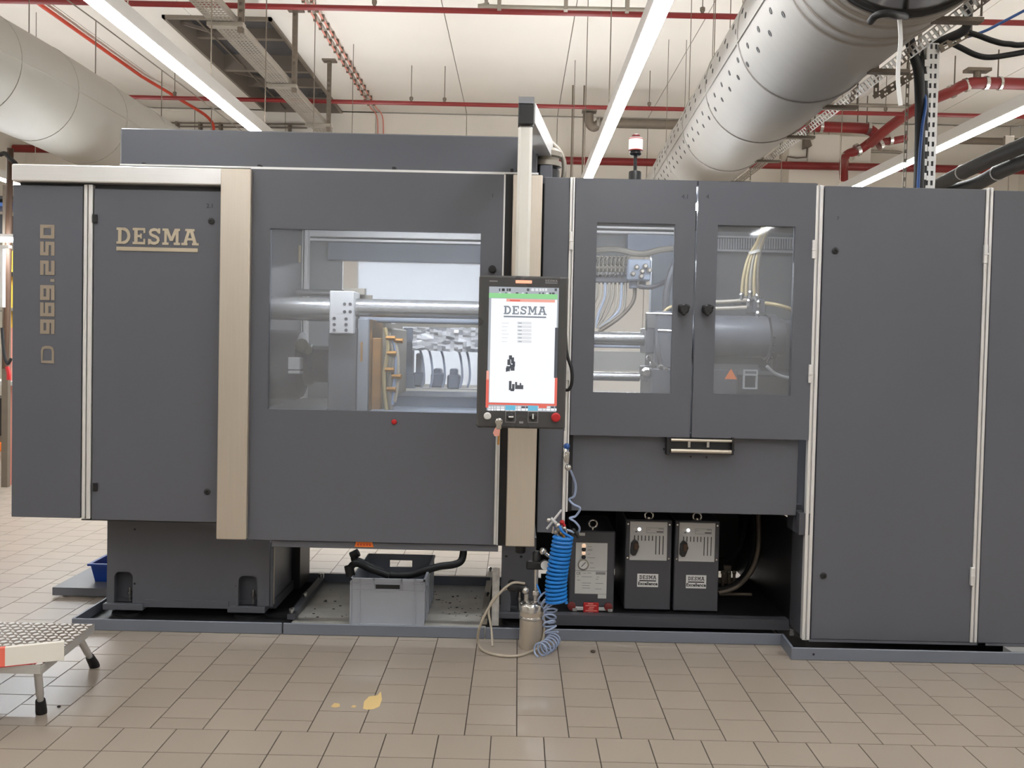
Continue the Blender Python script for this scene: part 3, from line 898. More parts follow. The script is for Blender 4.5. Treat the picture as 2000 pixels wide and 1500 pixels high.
# front plate with the two rounded openings
def arch_plate(mb, x0, x1, z0, z1, holes, y0, y1):
    """front plate split into strips round holes (xa, xb, ztop) that are open at the bottom down to zb"""
    xs = x0
    for (xa_, xb_, zb, zt) in holes:
        mb.box(xs, xa_, y0, y1, z0, z1)
        r = min(.03, (xb_ - xa_) / 2)
        poly = [(xa_, z1), (xa_, zt - r)] + [(xa_ + r - r * math.cos(k * math.pi / 12), zt - r + r * math.sin(k * math.pi / 12)) for k in range(1, 7)] + \
               [(xb_ - r + r * math.sin(k * math.pi / 12), zt - r + r * math.cos(k * math.pi / 12)) for k in range(0, 7)] + [(xb_, z1)]
        mb.prism(list(reversed(poly))[::-1], y0, y1)
        mb.box(xa_, xb_, y0, y1, z0, zb)
        xs = xb_
    mb.box(xs, x1, y0, y1, z0, z1)
zf = .075
h1 = (pd(223, 1150)[0], pd(259, 1150)[0], pd(240, 1180)[1], pd(241, 1117)[1])
h2 = (pd(466, 1155)[0], pd(503, 1155)[0], pd(484, 1187)[1], pd(484, 1124)[1])
mb = MB(); arch_plate(mb, a0, a1, zf, za, (h1, h2), YPD, YPD + .02); mb.build('front_plate', M['grey2'], t)
mb = MB(); arch_plate(mb, P(462, 1120, YPD).x, a1, zf, za, (h2,), YPD - .006, YPD - .0005); mb.build('corner_plate', M['grey2'], t)
mb = MB(); mb.box(a0, a1, YPD + .10, YPD + .9, zf, za); mb.box(a0, a0 + .015, YPD + .02, YPD + .1, zf, za); mb.box(a1 - .015, a1, YPD + .02, YPD + .1, zf, za)
mb.build('body', M['grey2'], t)
for (q0, q1, py) in ((205, 283, 1184), (447, 520, 1192)):
    x_0, x_1 = P(q0, py, YPD).x, P(q1, py, YPD).x
    mb = MB(); mb.box(x_0, x_1, YPD - .03, YPD + .12, .042, .075, .003); mb.build('foot_plate', M['grey2'], t)
    mb = MB(); mb.lathe(((x_0 + x_1) / 2, YPD + .05, .008), [(.085, 0), (.085, .012), (.06, .018), (.03, .022), (.03, .036)], n=24); mb.build('levelling_foot', M['black'], t, True)
    hb_ = (h1 if q0 < 300 else h2); xb_c = hb_[0] * .35 + hb_[1] * .65
    mb = MB(); mb.lathe((xb_c, YPD + .05, .07), [(.008, 0), (.008, .04), (.013, .04), (.013, .052), (.007, .052), (.007, .075)], n=10); lab(mb.build('bolt', M['chrome'], t), 'bright levelling bolt')
mb = MB(); a_, b_, c_, d_ = XZ(283, 447, 1172, 1186, YPD); mb.box(a_, b_, YPD - .012, YPD, c_, d_); mb.build('cross_strip', M['grey2'], t)
for (px, py) in ((263, 1034), (263, 1140), (462, 1145)):
    p = P(px, py, YPD); mb = MB(); mb.lathe(p, [(.006, 0), (.004, .003)], (0, -1, 0), 8); mb.build('bolt', M['black'], t)
# side bracket of the pedestal towards the gap
t = thing('machine_pedestal', 'dark hollow pedestal cheek with floor rails beside the open gap under the sliding door', 'pedestal', base(520, 1190, 4.95))
mb = MB(); mb.px(528, 533, 1060, 1185, 4.87, 4.89); mb.build('edge_strip', M['grey2'], t)
mb = MB(); mb.px(533, 536, 1064, 1180, 4.88, 4.89); mb.build('edge_strip', M['zinc'], t)
mb = MB(); mb.px(536, 586, 1060, 1150, 5.35, 5.6); mb.build('rear_block', M['black'], t)
mb = MB()
p0, p1 = G(530, 1183, .05), G(590, 1118, .05)
mb.bar((p0.x, p0.y, .06), (p1.x, p1.y, .06), .05, .05); mb.build('bottom_rail', M['darkgrey'], t)
mb = MB(); mb.bar((p0.x - .03, p0.y, .1), (p1.x - .03, p1.y, .1), .02, .03); mb.build('upper_rail', M['zinc'], t)

t = thing('machine_pedestal', 'grey pedestal with foot opening below the stainless pillar beside the silver canister', 'pedestal', base(1015, 1215, 4.86))
a0, a1, b0, b1 = XZ(979, 1046, 1045, 1200, YPD)
zt = P(1012, 1050, YPD).z
h = (pd(997, 1170)[0], pd(1033, 1170)[0], pd(1010, 1200)[1], pd(1010, 1140)[1])
mb = MB(); arch_plate(mb, a0, a1, zf, zt, (h,), YPD, YPD + .02); mb.build('front_plate', M['grey2'], t)
mb = MB(); mb.box(a0, a1, YPD + .1, YPD + .9, zf, zt); mb.box(a0, a0 + .015, YPD + .02, YPD + .1, zf, zt); mb.box(a1 - .015, a1, YPD + .02, YPD + .1, zf, zt); mb.build('body', M['grey2'], t)
mb = MB(); mb.box(a0 - .02, a1 + .03, YPD - .03, YPD + .12, .042, .075, .003); mb.build('foot_plate', M['grey2'], t)
mb = MB(); mb.lathe(((a0 + a1) / 2, YPD + .05, .008), [(.085, 0), (.085, .012), (.06, .018), (.03, .022), (.03, .036)], n=24); mb.build('levelling_foot', M['black'], t, True)
mb = MB(); mb.lathe(((h[0] + h[1]) / 2, YPD + .05, .07), [(.012, 0), (.012, .05), (.018, .05), (.018, .07), (.012, .07), (.012, .1)], n=10); mb.build('bolt', M['chrome'], t)
for (px, py) in ((989, 1086), (1018, 1087)):
    p = P(px, py, YPD); mb = MB(); mb.lathe(p, [(.008, 0), (.006, .003)], (0, -1, 0), 8); mb.build('bolt', M['black'], t)
# splashed white strip beside it
mb = MB(); mb.px(961, 975, 1110, 1222, 4.80, 4.815); tag(mb.build('splash_sheet', mat('splashed_sheet', rgb(196, 192, 186), .5, var=.5, vscale=30)), 'narrow pale sheet with dark splashes beside the stainless pillar foot', 'sheet')

# ---- guard cabinet with the logo door
t = thing('guard_cabinet', 'dark grey guard cabinet with bright aluminium header and big logo door', 'machine guard', base(225, 1010, YP))
mb = MB(); mb.px(23.5, 159, 362, 1011, YP, YP + .03, .003); ep = mb.build('end_panel', M['grey'], t)
mb = MB(); mb.px(161, 167.5, 360, 1014, YP - .004, YP + .03, .003); mb.px(170, 178, 360, 1014, YP - .004, YP + .03, .003); mb.px(167, 171, 360, 1014, YP + .01, YP + .03); mb.build('profile', M['alu'], t)
mb = MB(); mb.px(181, 432, 371, 1018, YP, YP + .03, .003); dr = mb.build('door', M['grey'], t)
mb = MB(); mb.px(22, 437, 324, 357, YP - .03, YP + .1, .005); mb.build('header', M['aluh'], t)
x_l, x_r = P(26, 700, YP).x, P(440, 700, YP).x
mb = MB(); mb.box(x_l + .01, x_r, YP + .035, YR, P(225, 1009, YP).z, P(225, 330, YP).z); mb.build('body', M['darkgrey'], t)
mb = MB(); mb.px(159, 437, 1014, 1019, YP + .012, YP + .03); mb.build('bottom_rail', M['black'], t)
for py in (427, 952):
    mb = MB(); mb.px(180, 189, py - 9, py + 8, YP - .012, YP, .003); mb.build('hinge', M['black'], t)
for (px, py) in ((413, 432), (405, 960)):
    p = P(px, py, YP); mb = MB(); mb.lathe(p, [(.016, 0), (.016, .004), (.012, .007), (.006, .007), (.005, .003)], (0, -1, 0), 18); mb.build('lock', M['black'], t, True)
p0, p1 = P(228, 478, YP), P(387, 448, YP)
q0, q1 = P(228, 489, YP), P(228, 482.5, YP)
zz = P(307, 478, YP).z
logo(p0.x, p1.x, zz, P(307, 446, YP).z, YP, M['gold'], dr, .004, True, (P(307, 491, YP).z, P(307, 483.5, YP).z))
text('2.1', P(403, 404, YP).x, P(403, 406, YP).z, YP - .0005, .03, M['ink'], dr, 'door_number')
# type number, upright letters running upwards
GL = {'9': [[(1, .45), (0, .45), (0, 1), (1, 1), (1, 0), (0, 0)]], '6': [[(1, 1), (0, 1), (0, 0), (1, 0), (1, .55), (0, .55)]],
      '2': [[(0, 1), (1, 1), (1, .52), (0, .52), (0, 0), (1, 0)]], '5': [[(1, 1), (0, 1), (0, .52), (1, .52), (1, 0), (0, 0)]],
      '0': [[(0, 0), (1, 0), (1, 1), (0, 1), (0, 0)]], 'D': [[(0, 0), (1, 0.0), (1, 1), (0, 1), (0, 0)]]}
ua = P(107, 580, YP).x - P(79, 580, YP).x       # cap height
for (ch, yb, yt) in (('D', 710, 675), ('9', 652, 624), ('6', 618, 591), ('9', 586, 557), ('.', 550, 545), ('2', 537, 509), ('5', 499, 472), ('0', 466, 439)):
    z0, z1 = P(93, yb, YP).z, P(93, yt, YP).z
    xb_ = P(107 - .0 * yb, (yb + yt) / 2, YP).x
    mb = MB()
    w = .0165
    if ch == 'D':
        for qi, q in enumerate(ribbon([(0, 0), (.72, 0), (.93, .08), (1, .3), (1, .7), (.93, .92), (.72, 1), (0, 1), (0, -.12)], .2)):
            mb.prism([(xb_ - w / 2 - v_ * (ua - w), z0 + w / 2 + u_ * (z1 - z0 - w)) for u_, v_ in q], YP - .003 - qi * 4e-5, YP)
    elif ch == '.':
        mb.box(xb_ - .02, xb_, YP - .003, YP, z0, z1)
    else:
        for path_ in GL[ch]:
            sg = 0
            pts = [(xb_ - w / 2 - q * (ua - w), z0 + w / 2 + p_ * (z1 - z0 - w)) for p_, q in path_]
            for (a, b) in zip(pts, pts[1:]):
                sg += 1
                mb.box(min(a[0], b[0]) - w / 2, max(a[0], b[0]) + w / 2, YP - .003 - sg * 5e-5, YP, min(a[1], b[1]) - w / 2, max(a[1], b[1]) + w / 2)
    mb.build('letter', M['goldd'], ep)

# ---- machine frame: pillars, roof, back wall with window
t = thing('clamping_enclosure', 'stainless pillars, grey top cover and rear frame of the moulding machine round the sliding door', 'machine guard', base(740, 1000, 5.3))
mb = MB(); mb.px(426.5, 485, 329, 1054, 4.43, 4.6, .004); lab(mb.build('pillar', M['steel'], t), 'brushed stainless pillar')
mb = MB(); mb.px(995, 1052, 341, 1068, 4.45, 4.6, .004); lab(mb.build('pillar', M['steel'], t), 'brushed stainless pillar')
mb = MB(); mb.px(980, 995, 341, 1064, 4.50, 4.6); mb.build('shadow_gap', M['black'], t)
# top cover
a0, a1, b0, b1 = XZ(234.5, 1050, 256, 345, 4.72)
mb = MB(); mb.box(a0, a1, 4.72, 6.1, b0 - .02, P(620, 258, 4.72).z, .006); mb.build('top_cover', M['grey'], t)
mb = MB(); mb.px(234, 1052, 328.5, 332, 4.66, 4.72); lab(mb.build('cover_trim', M['alu'], t), 'thin bright trim at the foot of the cover')
for px in (283, 508, 770, 1000):
    p = P(px, 324 + (px - 283) * .016, 4.70); mb = MB(); mb.box(p.x - .008, p.x + .008, 4.68, 4.72, p.z - .02, p.z + .012); mb.build('cover_clip', M['black'], t)
xi0, xi1 = P(485, 650, 4.6).x, P(1052, 650, 4.6).x
ztop = P(740, 331, YP).z
zbot = P(750, 1078, 4.6).z
mb = MB(); mb.box(xi0 - .2, xi1 + .06, 4.6, YR, ztop - .03, ztop - .005); mb.build('roof', M['darkgrey'], t)
mb = MB(); mb.box(xi0 - .02, xi1, 4.8, 4.84, zbot, zbot + .05); mb.box(xi0 - .02, xi1, 6.0, 6.05, zbot, zbot + .05); mb.build('sill_beam', M['darkgrey'], t)
# rear wall of the clamping area (with a window in it)
o = (xi0 - .15, xi1, .35, ztop - .03)
wx0, wx1, wz0, wz1 = XZ(667, 1000, 513, 775, YR)
mb = MB(); mb.ring(o, (wx0, wx1, wz0, wz1), YR, YR + .03); mb.build('rear_wall', mat('rear_wall_grey', rgb(146, 148, 152), .5, var=.05), t)
xm_ = P(698, 570, YR).x
mb = MB(); mb.box(xm_, wx1, YR + .01, YR + .016, wz0, wz1); lab(mb.build('rear_window', M['milky'], t), 'milky rear window pane')
mb = MB(); mb.box(xm_ - .004, xm_ + .004, YR + .004, YR + .02, wz0, wz1); mb.build('window_bar', M['alu'], t)
mb = MB(); mb.px(598, 1000, 452, 466, 6.1, 6.16, .004); mb.px(598, 1000, 469, 474, 6.12, 6.16, .002); lab(mb.build('rear_rail', M['alu'], t), 'bright aluminium rail')
mb = MB(); mb.px(572, 581, 440, 800, 6.05, 6.12, .003); mb.px(584, 590, 440, 800, 6.06, 6.12, .002); mb.px(592, 599, 440, 800, 6.05, 6.12, .003); mb.build('rear_post', M['alu'], t)
mb = MB(); mb.px(640, 1000, 476, 511, 6.18, 6.24, .004); mb.build('upper_panel', M['bluegrey'], t)
a_ = P(577, 495, 6.0); mb = MB(); mb.ball(a_, .03); mb.cyl(a_ + Vector((-.1, 0, .02)), a_, .015, 8); mb.box(a_.x - .02, a_.x + .035, 5.96, 6.0, a_.z - .06, a_.z + .05); lab(mb.build('latch', M['hosegold'], t), 'yellowish latch')

mb = MB(); zw = P(740, 425, 4.7).z; mb.box(xi0 + .1, xi1 - .1, 4.66, 4.72, zw, zw + .03, .005); mb.build('work_light', M['worklight'], t)
# ---- clamping unit inside
t = thing('clamping_unit', 'clamping unit with tie bar, bolted block and mould seen through the sliding door window', 'clamping unit', base(720, 800, 5.3))
def tie(x0p, x1p, y0p, y1p, Y, name='tie_bar', m='chrome', n=28):
    a, b, c, d = XZ(x0p, x1p, y0p, y1p, Y)
    mb = MB(); r = (d - c) / 2
    mb.cyl((a, Y + r, (c + d) / 2), (b, Y + r, (c + d) / 2), r, n)
    return mb.build(name, m if not isinstance(m, str) else M[m], t, True)
M['bar'] = mat('bar_steel', rgb(188, 188, 188), .25, metal=.75, var=.04)
tie(505, 645, 579, 625, 4.98, 'tie_bar', 'bar')
tie(688, 1040, 586, 622, 4.98, 'tie_bar', 'bar')
tie(600, 1040, 622, 632, 5.2, 'guide_rod', 'bluegrey')
tie(500, 672, 564, 578, 5.9, 'tie_bar', 'bar')
mb = MB(); mb.px(643, 690, 568, 652, 4.94, 5.14, .005); bl = mb.build('bolted_block', M['silver'], t)
for (px, py) in ((673, 594), (684, 594), (673, 609), (684, 609), (653, 622), (676, 623), (653, 634), (676, 634), (653, 645), (676, 645)):
    p = P(px, py, 4.94); mb = MB(); mb.lathe(p, [(.009, 0), (.009, .003), (.006, .003), (.005, .001)], (0, -1, 0), 10); mb.build('screw', M['darkgrey'], bl)
mb = MB(); mb.px(672, 712, 563, 575, 5.2, 5.26); mb.px(690, 725, 576, 583, 5.25, 5.3); mb.build('cam_plate', M['zinc'], t)
mb = MB(); mb.px(640, 697, 640, 812, 5.0, 5.9, .006); mb.build('moving_platen', M['grey'], t)
mb = MB(); mb.px(697, 718, 622, 812, 4.99, 5.9, .005); mb.build('platen_face', mat('platen_face', rgb(132, 136, 144), .45, var=.04), t)
mb = MB(); mb.px(704, 708, 668, 706, 4.985, 4.99); mb.build('scale', M['mould'], t)
mb = MB(); mb.px(718, 726, 624, 808, 5.05, 5.8, .004); mb.px(726, 744, 660, 806, 5.02, 5.8, .004); md = mb.build('mould_half', M['mould'], t)
mb = MB(); mb.px(746, 752, 630, 806, 5.06, 5.8); mb.px(752, 764, 640, 806, 5.1, 5.8, .01); mb.build('mould_half', M['zinc'], t)
for (q, c_) in (((752, 640, 758, 680, 750, 740, 756, 806), 'hosegold'), ((766, 655, 774, 690, 772, 740, 766, 790), 'clear'), ((760, 650, 768, 700, 762, 750, 764, 800), 'zinc'), ((770, 660, 777, 700, 776, 750, 770, 785), 'tan')):
    pts = [P(q[i], q[i + 1], 5.0) for i in range(0, 8, 2)]
    mb = MB(); mb.tube(smooth(pts, 6), .011, 8); mb.build('mould_hose', M[c_], t, True)
for (px, py) in ((755, 660), (757, 690), (753, 722), (766, 735), (756, 760), (770, 665)):
    p = P(px, py, 5.0); mb = MB(); mb.cyl(p, p + Vector((.05, -.01, 0)), .014, 8); mb.build('coupling', M['brass'], t, True)
# press cylinder at the left
mb = MB(); c0 = P(500, 712, 5.2); r = .20
mb.lathe((c0.x, 5.35, c0.z), [(.2, 0), (.2, .2), (.19, .225), (.155, .24), (.12, .25), (.12, .28), (.10, .3), (.10, .55)], (1, 0, 0), 36); mb.build('press_cylinder', M['darkgrey'], t, True)
mb = MB(); a, b, c, d = XZ(590, 642, 675, 708, 5.3); rr = (d - c) / 2; mb.cyl((a, 5.35, (c + d) / 2), (b + .02, 5.35, (c + d) / 2), rr, 24); mb.build('plunger', M['bar'], t, True)
mb = MB(); mb.px(562, 586, 698, 722, 5.12, 5.2, .004); mb.px(562, 586, 724, 730, 5.12, 5.2, .003); mb.build('switch_box', M['silver'], t)
mb = MB(); p = P(590, 675, 5.2); mb.ball(p, .04); mb.ball(p + Vector((.03, 0, -.02)), .03); mb.build('hydraulic_joint', M['zinc'], t, True)
mb = MB(); mb.box(xi0 - .02, P(640, 800, 5.0).x, 4.9, 5.9, zbot + .05, P(560, 800, 4.9).z); mb.build('bed_cover', M['darkgrey'], t)
mb = MB(); mb.px(718, 1040, 806, 900, 4.9, 5.9, .006); mb.px(770, 1040, 776, 812, 5.3, 5.9, .006); mb.build('bed', M['bluegrey'], t)
# media connections behind, blue
mb = MB(); mb.px(772, 1000, 632, 640, 5.95, 6.0); mb.build('hanging_rail', M['zinc'], t)
for (q0, q1, ya, yb) in ((786, 806, 640, 760), (846, 862, 720, 757), (878, 893, 720, 760), (812, 822, 690, 755)):
    mb = MB(); mb.px(q0, q1, ya, yb, 5.9, 6.0, .008); mb.px(q0 - 5, q1 + 5, yb - 28, yb, 5.88, 6.0, .01); mb.build('valve_block', M['bluegrey'], t)
for px in (825, 842, 866, 900, 915):
    mb = MB(); mb.tube(smooth([P(px - 6, 680, 5.85), P(px, 700, 5.85), P(px + 3, 735, 5.85), P(px - 2, 757, 5.85)], 5), .008, 6); mb.build('thin_hose', M['paleblue'], t, True)
mb = MB(); mb.px(800, 940, 752, 758, 5.9, 6.0); mb.px(775, 940, 760, 766, 5.86, 5.95); lab(mb.build('cross_rail', M['card'], t), 'cream cross rail')
mb = MB()
nu, nv = 22, 10
random.seed(3)
a, b, c, d = XZ(806, 985, 640, 686, 5.75)
for i in range(nu + 1):
    for j in range(nv + 1):
        mb.v.append((a + (b - a) * i / nu, 5.75 + random.uniform(-.03, .03), c + (d - c) * j / nv + random.uniform(-.006, .006)))
for i in range(nu):
    for j in range(nv):
        k = i * (nv + 1) + j
        mb.f.append((k, k + nv + 1, k + nv + 2, k + 1))
lab(mb.build('foil_cover', M['film'], t, True), 'crumpled bright foil cover')

# ---- sliding door
YD = 4.46
t = thing('sliding_door', 'big grey sliding safety door with a wide clear window', 'door', base(735, 1073, YD))
O = XZ(484.5, 977.5, 335, 1059, YD)
wz = XZ(525, 935.5, 450.5, 803.5, YD)
mb = MB(); mb.ring(O, wz, YD, YD + .03); mb.build('door_panel', M['grey'], t)
mb = MB(); mb.box(wz[0] - .01, wz[1] + .01, YD + .016, YD + .022, wz[2] - .01, wz[3] + .01); mb.build('window', M['glass'], t)
mb = MB(); mb.px(530, 973, 1060, 1073, YD + .025, YD + .06, .003); mb.build('bottom_lip', M['grey2'], t)
mb = MB(); mb.box(O[1] - .001, O[1] + .006, YD - .001, YD + .03, O[2], O[3]); lab(mb.build('edge_strip', M['alu'], t), 'bright vertical door edge')
mb = MB(); mb.box(O[0], O[1], YD + .002, YD + .03, O[3], O[3] + .007); lab(mb.build('edge_strip', M['alu'], t), 'thin bright top edge')
a, b, c, d = XZ(693, 730, 1058, 1068, YD + .025)
st = MB(); st.prism([(a, c), (b, c), (b - .008, d), (a + .006, d)], YD + .020, YD + .025); st = st.build('warning_sticker', M['orange'], t); lab(st, 'orange warning sticker with red print')
for k in range(5):
    x = a + .012 + k * (b - a - .02) / 5
    mb = MB(); mb.prism([(x, c + .007), (x + .01, c + .007), (x + .005, d - .006)], YD + .0185, YD + .020); mb.build('print', M['redp'], st)
p = P(770, 824, YD); mb = MB(); mb.lathe(p, [(.013, 0), (.013, .006), (.008, .012), (.001, .013)], (0, -1, 0), 14); lab(mb.build('button', M['redp'], t, True), 'small red button')
p = P(962, 527, YD); mb = MB(); mb.lathe(p, [(.018, 0), (.018, .05), (.014, .055)], (0, -1, 0), 16); lab(mb.build('door_buffer', M['rubber'], t, True), 'black rubber buffer')
text('1', P(960, 383, YD).x, P(960, 385, YD).z, YD - .0005, .025, M['ink'], t, 'door_number')

# ---- injection guard with two glazed doors
M['seal'] = M['rubber']
t = thing('injection_guard', 'dark grey guard with two narrow windowed doors, roller bar and recessed lower panel', 'machine guard', base(1340, 1005, YP))
mb = MB(); mb.px(1056, 1106, 346, 1041, YP, YP + .03, .003); mb.build('side_panel', M['grey'], t)
mb = MB(); mb.px(1106.5, 1111, 346, 1000, YP - .006, YP + .03, .002); mb.px(1112.5, 1116, 346, 1000, YP - .006, YP + .03, .002); mb.px(1110, 1113, 346, 1000, YP + .008, YP + .03); mb.build('profile', M['alu'], t)
mb = MB(); mb.px(1099, 1105, 842, 1040, YP - .012, YP - .002, .002); mb.build('profile', M['alu'], t)
zs0, zs1 = P(1100, 1000, YP).z, P(1100, 352, YP).z
for (q0, q1) in ((1044, 1066), (1100, 1124)):
    mb = MB(); mb.box(P(q0, 700, YP).x, P(q1, 700, YP).x, 4.602 if q0 < 1090 else YP + .032, 4.61, zs0, zs1); mb.build('seal_strip', M['rubber'], t)  # hidden strips added to block work light leaking through the gaps
o = (P(1100, 1020, YP).x, P(1103, 1020, YP).x)
def gdoor(x0, x1, y0, y1, w0, w1, v0, v1, ym=None):
    O = list(XZ(x0, x1, y0, y1, YP)); w = XZ(w0, w1, v0, v1, YP)
    mb = MB(); mb.ring(O, w, YP - .005, YP + .025); d = mb.build('glazed_door', M['grey'], t)
    mb = MB(); mb.box(w[0] - .01, w[1] + .01, YP + .011, YP + .017, w[2] - .01, w[3] + .01); mb.build('window', M['glass'], d)
    return d, O
d1, O1 = gdoor(1119, 1353.5, 351, 852, 1162, 1314, 436, 767)
d2, O2 = gdoor(1357.5, 1589, 356, 857, 1397, 1548, 441, 771)
for (d, px, py, nx, ny, s) in ((d1, 1333, 604, 1331, 388, '4.1'), (d2, 1379, 605, 1379, 388, '4')):
    p = P(px, py, YP - .005)
    mb = MB(); mb.lathe(p, [(.022, 0), (.02, .012), (.013, .018), (.013, .03), (.024, .034), (.026, .042), (.018, .05)], (0, -1, 0), 14)
    for k in range(3):
        a = k * 2 * math.pi / 3 + .5; mb.ball(p + Vector((math.cos(a) * .022, -.042, math.sin(a) * .022)), .011, 8)
    mb.build('knob', M['black'], d, True)
    q = P(nx, ny, YP - .005); text(s, q.x, q.z, YP - .0055, .03, M['ink'], d, 'door_number')
for (px, py, hs) in ((1590, 487, 1), (1583, 730, 1), (1116, 470, -1), (1108, 725, -1)):
    a = P(px, py, YP - .01)
    mb = MB(); mb.box(a.x - .009, a.x + .009, YP - .014, YP, a.z - .045, a.z + .045, .002); mb.box(a.x - .011, a.x + .011, YP - .018, YP - .01, a.z - .004, a.z + .004); mb.build('hinge', M['alu'], t)
mb = MB(); a0, a1, b0, b1 = XZ(1108, 1558, 850, 1003, 4.54); mb.box(a0, a1, 4.54, 4.58, P(1334, 1002, 4.54).z, P(1334, 845, 4.54).z, .003); mb.build('lower_panel', M['grey'], t)
# roller bracket
bx = MB(); bx.px(1306, 1432, 856, 886, 4.50, 4.54); bx = bx.build('roller_bracket', M['black'], t)
for (y_, r) in ((859, .007), (880, .01)):
    a = P(1310, y_, 4.49); b = P(1429, y_ + 2.4, 4.49)
    mb = MB(); mb.cyl((a.x, 4.485, (a.z + b.z) / 2), (b.x, 4.485, (a.z + b.z) / 2), r, 14); mb.build('roller', M['steel'], bx, True)
for (q0, q1) in ((1303, 1308), (1430, 1434)):
    mb = MB(); mb.px(q0, q1, 855, 889, 4.47, 4.54); mb.build('bracket_end', M['black'], bx)
for q in (1346, 1383):
    mb = MB(); mb.px(q - 2.5, q + 2.5, 862, 874, 4.48, 4.5); mb.build('stud', M['chrome'], bx)
for (px, py) in ((1297, 877), (1433, 879), (1349, 892), (1380, 893)):
    p = P(px, py, 4.54); mb = MB(); mb.lathe(p, [(.006, 0), (.005, .003)], (0, -1, 0), 8); mb.build('bolt', M['black'], t)
# sides, roof and dark underside bay
xg0, xg1 = P(1060, 650, YP).x, P(1590, 650, YP).x
zg = P(1334, 350, YP).z
mb = MB(); mb.box(xg0, xg1 - .002, YP + .03, 4.76, zg - .03, zg); mb.box(xg0, 1.92, 4.76, YR, zg - .03, zg); mb.build('roof', M['darkgrey'], t)
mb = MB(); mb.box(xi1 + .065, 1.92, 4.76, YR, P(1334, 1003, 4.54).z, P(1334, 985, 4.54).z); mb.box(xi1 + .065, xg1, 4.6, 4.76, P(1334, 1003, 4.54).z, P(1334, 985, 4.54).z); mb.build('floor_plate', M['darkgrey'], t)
mb = MB(); mb.box(xg1, xg1 + .02, YP + .06, YR - .3, .06, .6); mb.build('bulkhead', M['black'], t)
mb = MB(); mb.box(1.9, 1.92, 4.76, YR, .6, zg - .03); mb.build('end_wall', M['grey2'], t)
wl = XZ(1130, 1300, 500, 775, YR); oo = (xi1 + .1, P(1330, 600, YR).x, .6, zg - .03)
mb = MB(); mb.ring(oo, wl, YR, YR + .03); mb.box(oo[1], 1.92, YR, YR + .03, .6, zg - .03); mb.build('rear_wall', mat('rear_wall_pale', rgb(128, 130, 134), .5, var=.05), t)
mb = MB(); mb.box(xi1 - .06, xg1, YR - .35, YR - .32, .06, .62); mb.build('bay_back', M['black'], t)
mb = MB(); mb.px(1050, 1570, 1206, 1226, YT + .14, YT + .2); mb.build('bay_sill', M['darkgrey'], t)
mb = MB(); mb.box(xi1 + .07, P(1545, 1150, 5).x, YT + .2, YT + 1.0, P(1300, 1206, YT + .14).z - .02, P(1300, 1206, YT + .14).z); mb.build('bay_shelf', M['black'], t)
shelf_z = P(1300, 1206, YT + .14).z
mb = MB(); mb.px(1561, 1585, 1003, 1045, 4.5, 4.7); mb.build('corner_plate', M['darkgrey'], t)

mb = MB(); zw = P(1340, 412, 4.7).z; mb.box(xg0 + .12, xg1 - .06, 4.62, 4.68, zw, zw + .03, .005); mb.build('work_light', M['worklight'], t)
# ---- injection unit inside
t = thing('injection_unit', 'hydraulic injection unit with hoses and a big grey cylinder behind the two narrow windows', 'injection unit', base(1350, 770, 5.3))
for (y0, y1) in ((441, 447), (451, 456)):
    mb = MB(); mb.px(1130, 1330, y0, y1, 6.1, 6.16, .003); lab(mb.build('rail', M['alu'], t), 'bright aluminium rail')
mb = MB(); mb.px(1226, 1340, 458, 492, 6.15, 6.22); mb.build('rear_panel', M['paleblue'], t)
mb = MB(); mb.px(1272, 1340, 490, 645, 6.0, 6.1, .006); mb.build('blue_column', M['bluegrey'], t)
mb = MB(); mb.tube(smooth([P(1150, 490, 5.4), P(1200, 487, 5.4), P(1250, 496, 5.4), P(1290, 488, 5.4), P(1330, 484, 5.4)], 6), .018, 8); mb.build('cable_loom', M['zinc'], t, True)
mb = MB(); mb.px(1150, 1228, 530, 552, 5.3, 5.45, .006); mb.build('manifold', M['darkgrey'], t)
fit = None
for i in range(8):
    px = 1166 + i * 8
    for (py, r, m) in ((505, .012, 'chrome'), (522, .013, 'zinc'), (535, .012, 'chrome')):
        p = P(px + (py - 505) * .05, py, 5.28); mb = MB(); mb.ball(p, r, 8); mb.cyl(p, p + Vector((0, .04, -.03)), r * .7, 8); mb.build('fitting', M[m], t, True)
    p = [P(px, 552, 5.3), P(px - 1, 580, 5.3), P(px - 12 if i < 5 else px - 8, 610, 5.3), P(1160 + i * 1.5, 640, 5.3)]
    mb = MB(); mb.tube(smooth(p, 6), .008, 8); mb.build('hose', M[('zinc', 'tan', 'paleblue', 'zinc')[i % 4]], t, True)
    mb = MB(); mb.tube(smooth([P(px, 520, 5.28), P(px + 3, 508, 5.22), P(px + 7, 500, 5.28)], 5), .006, 6); mb.build('connector_lead', M['zinc'], t, True)
mb = MB(); mb.tube(smooth([P(1240, 560, 5.3), P(1236, 590, 5.3), P(1210, 620, 5.3), P(1170, 648, 5.3)], 6), .011, 8); mb.build('hose', M['zincd'], t, True)
mb = MB(); mb.px(1226, 1272, 506, 548, 5.2, 5.4, .008); mb.px(1232, 1245, 548, 562, 5.25, 5.35, .004); mb.px(1252, 1262, 545, 563, 5.25, 5.35, .004); vb = mb.build('valve_block', M['bluegrey'], t)
for (px, py) in ((1243, 522), (1254, 530), (1260, 520), (1268, 528), (1252, 540), (1236, 535)):
    p = P(px, py, 5.2); mb = MB(); mb.lathe(p, [(.014, 0), (.014, .02), (.009, .03)], (0, -1, 0), 10); mb.build('plug', M['zinc'], vb, True)
mb = MB(); mb.tube(smooth([P(1245, 558, 5.25), P(1270, 561, 5.25), P(1300, 550, 5.3), P(1325, 530, 5.4)], 6), .013, 8); mb.build('hose', M['darkgrey'], t, True)
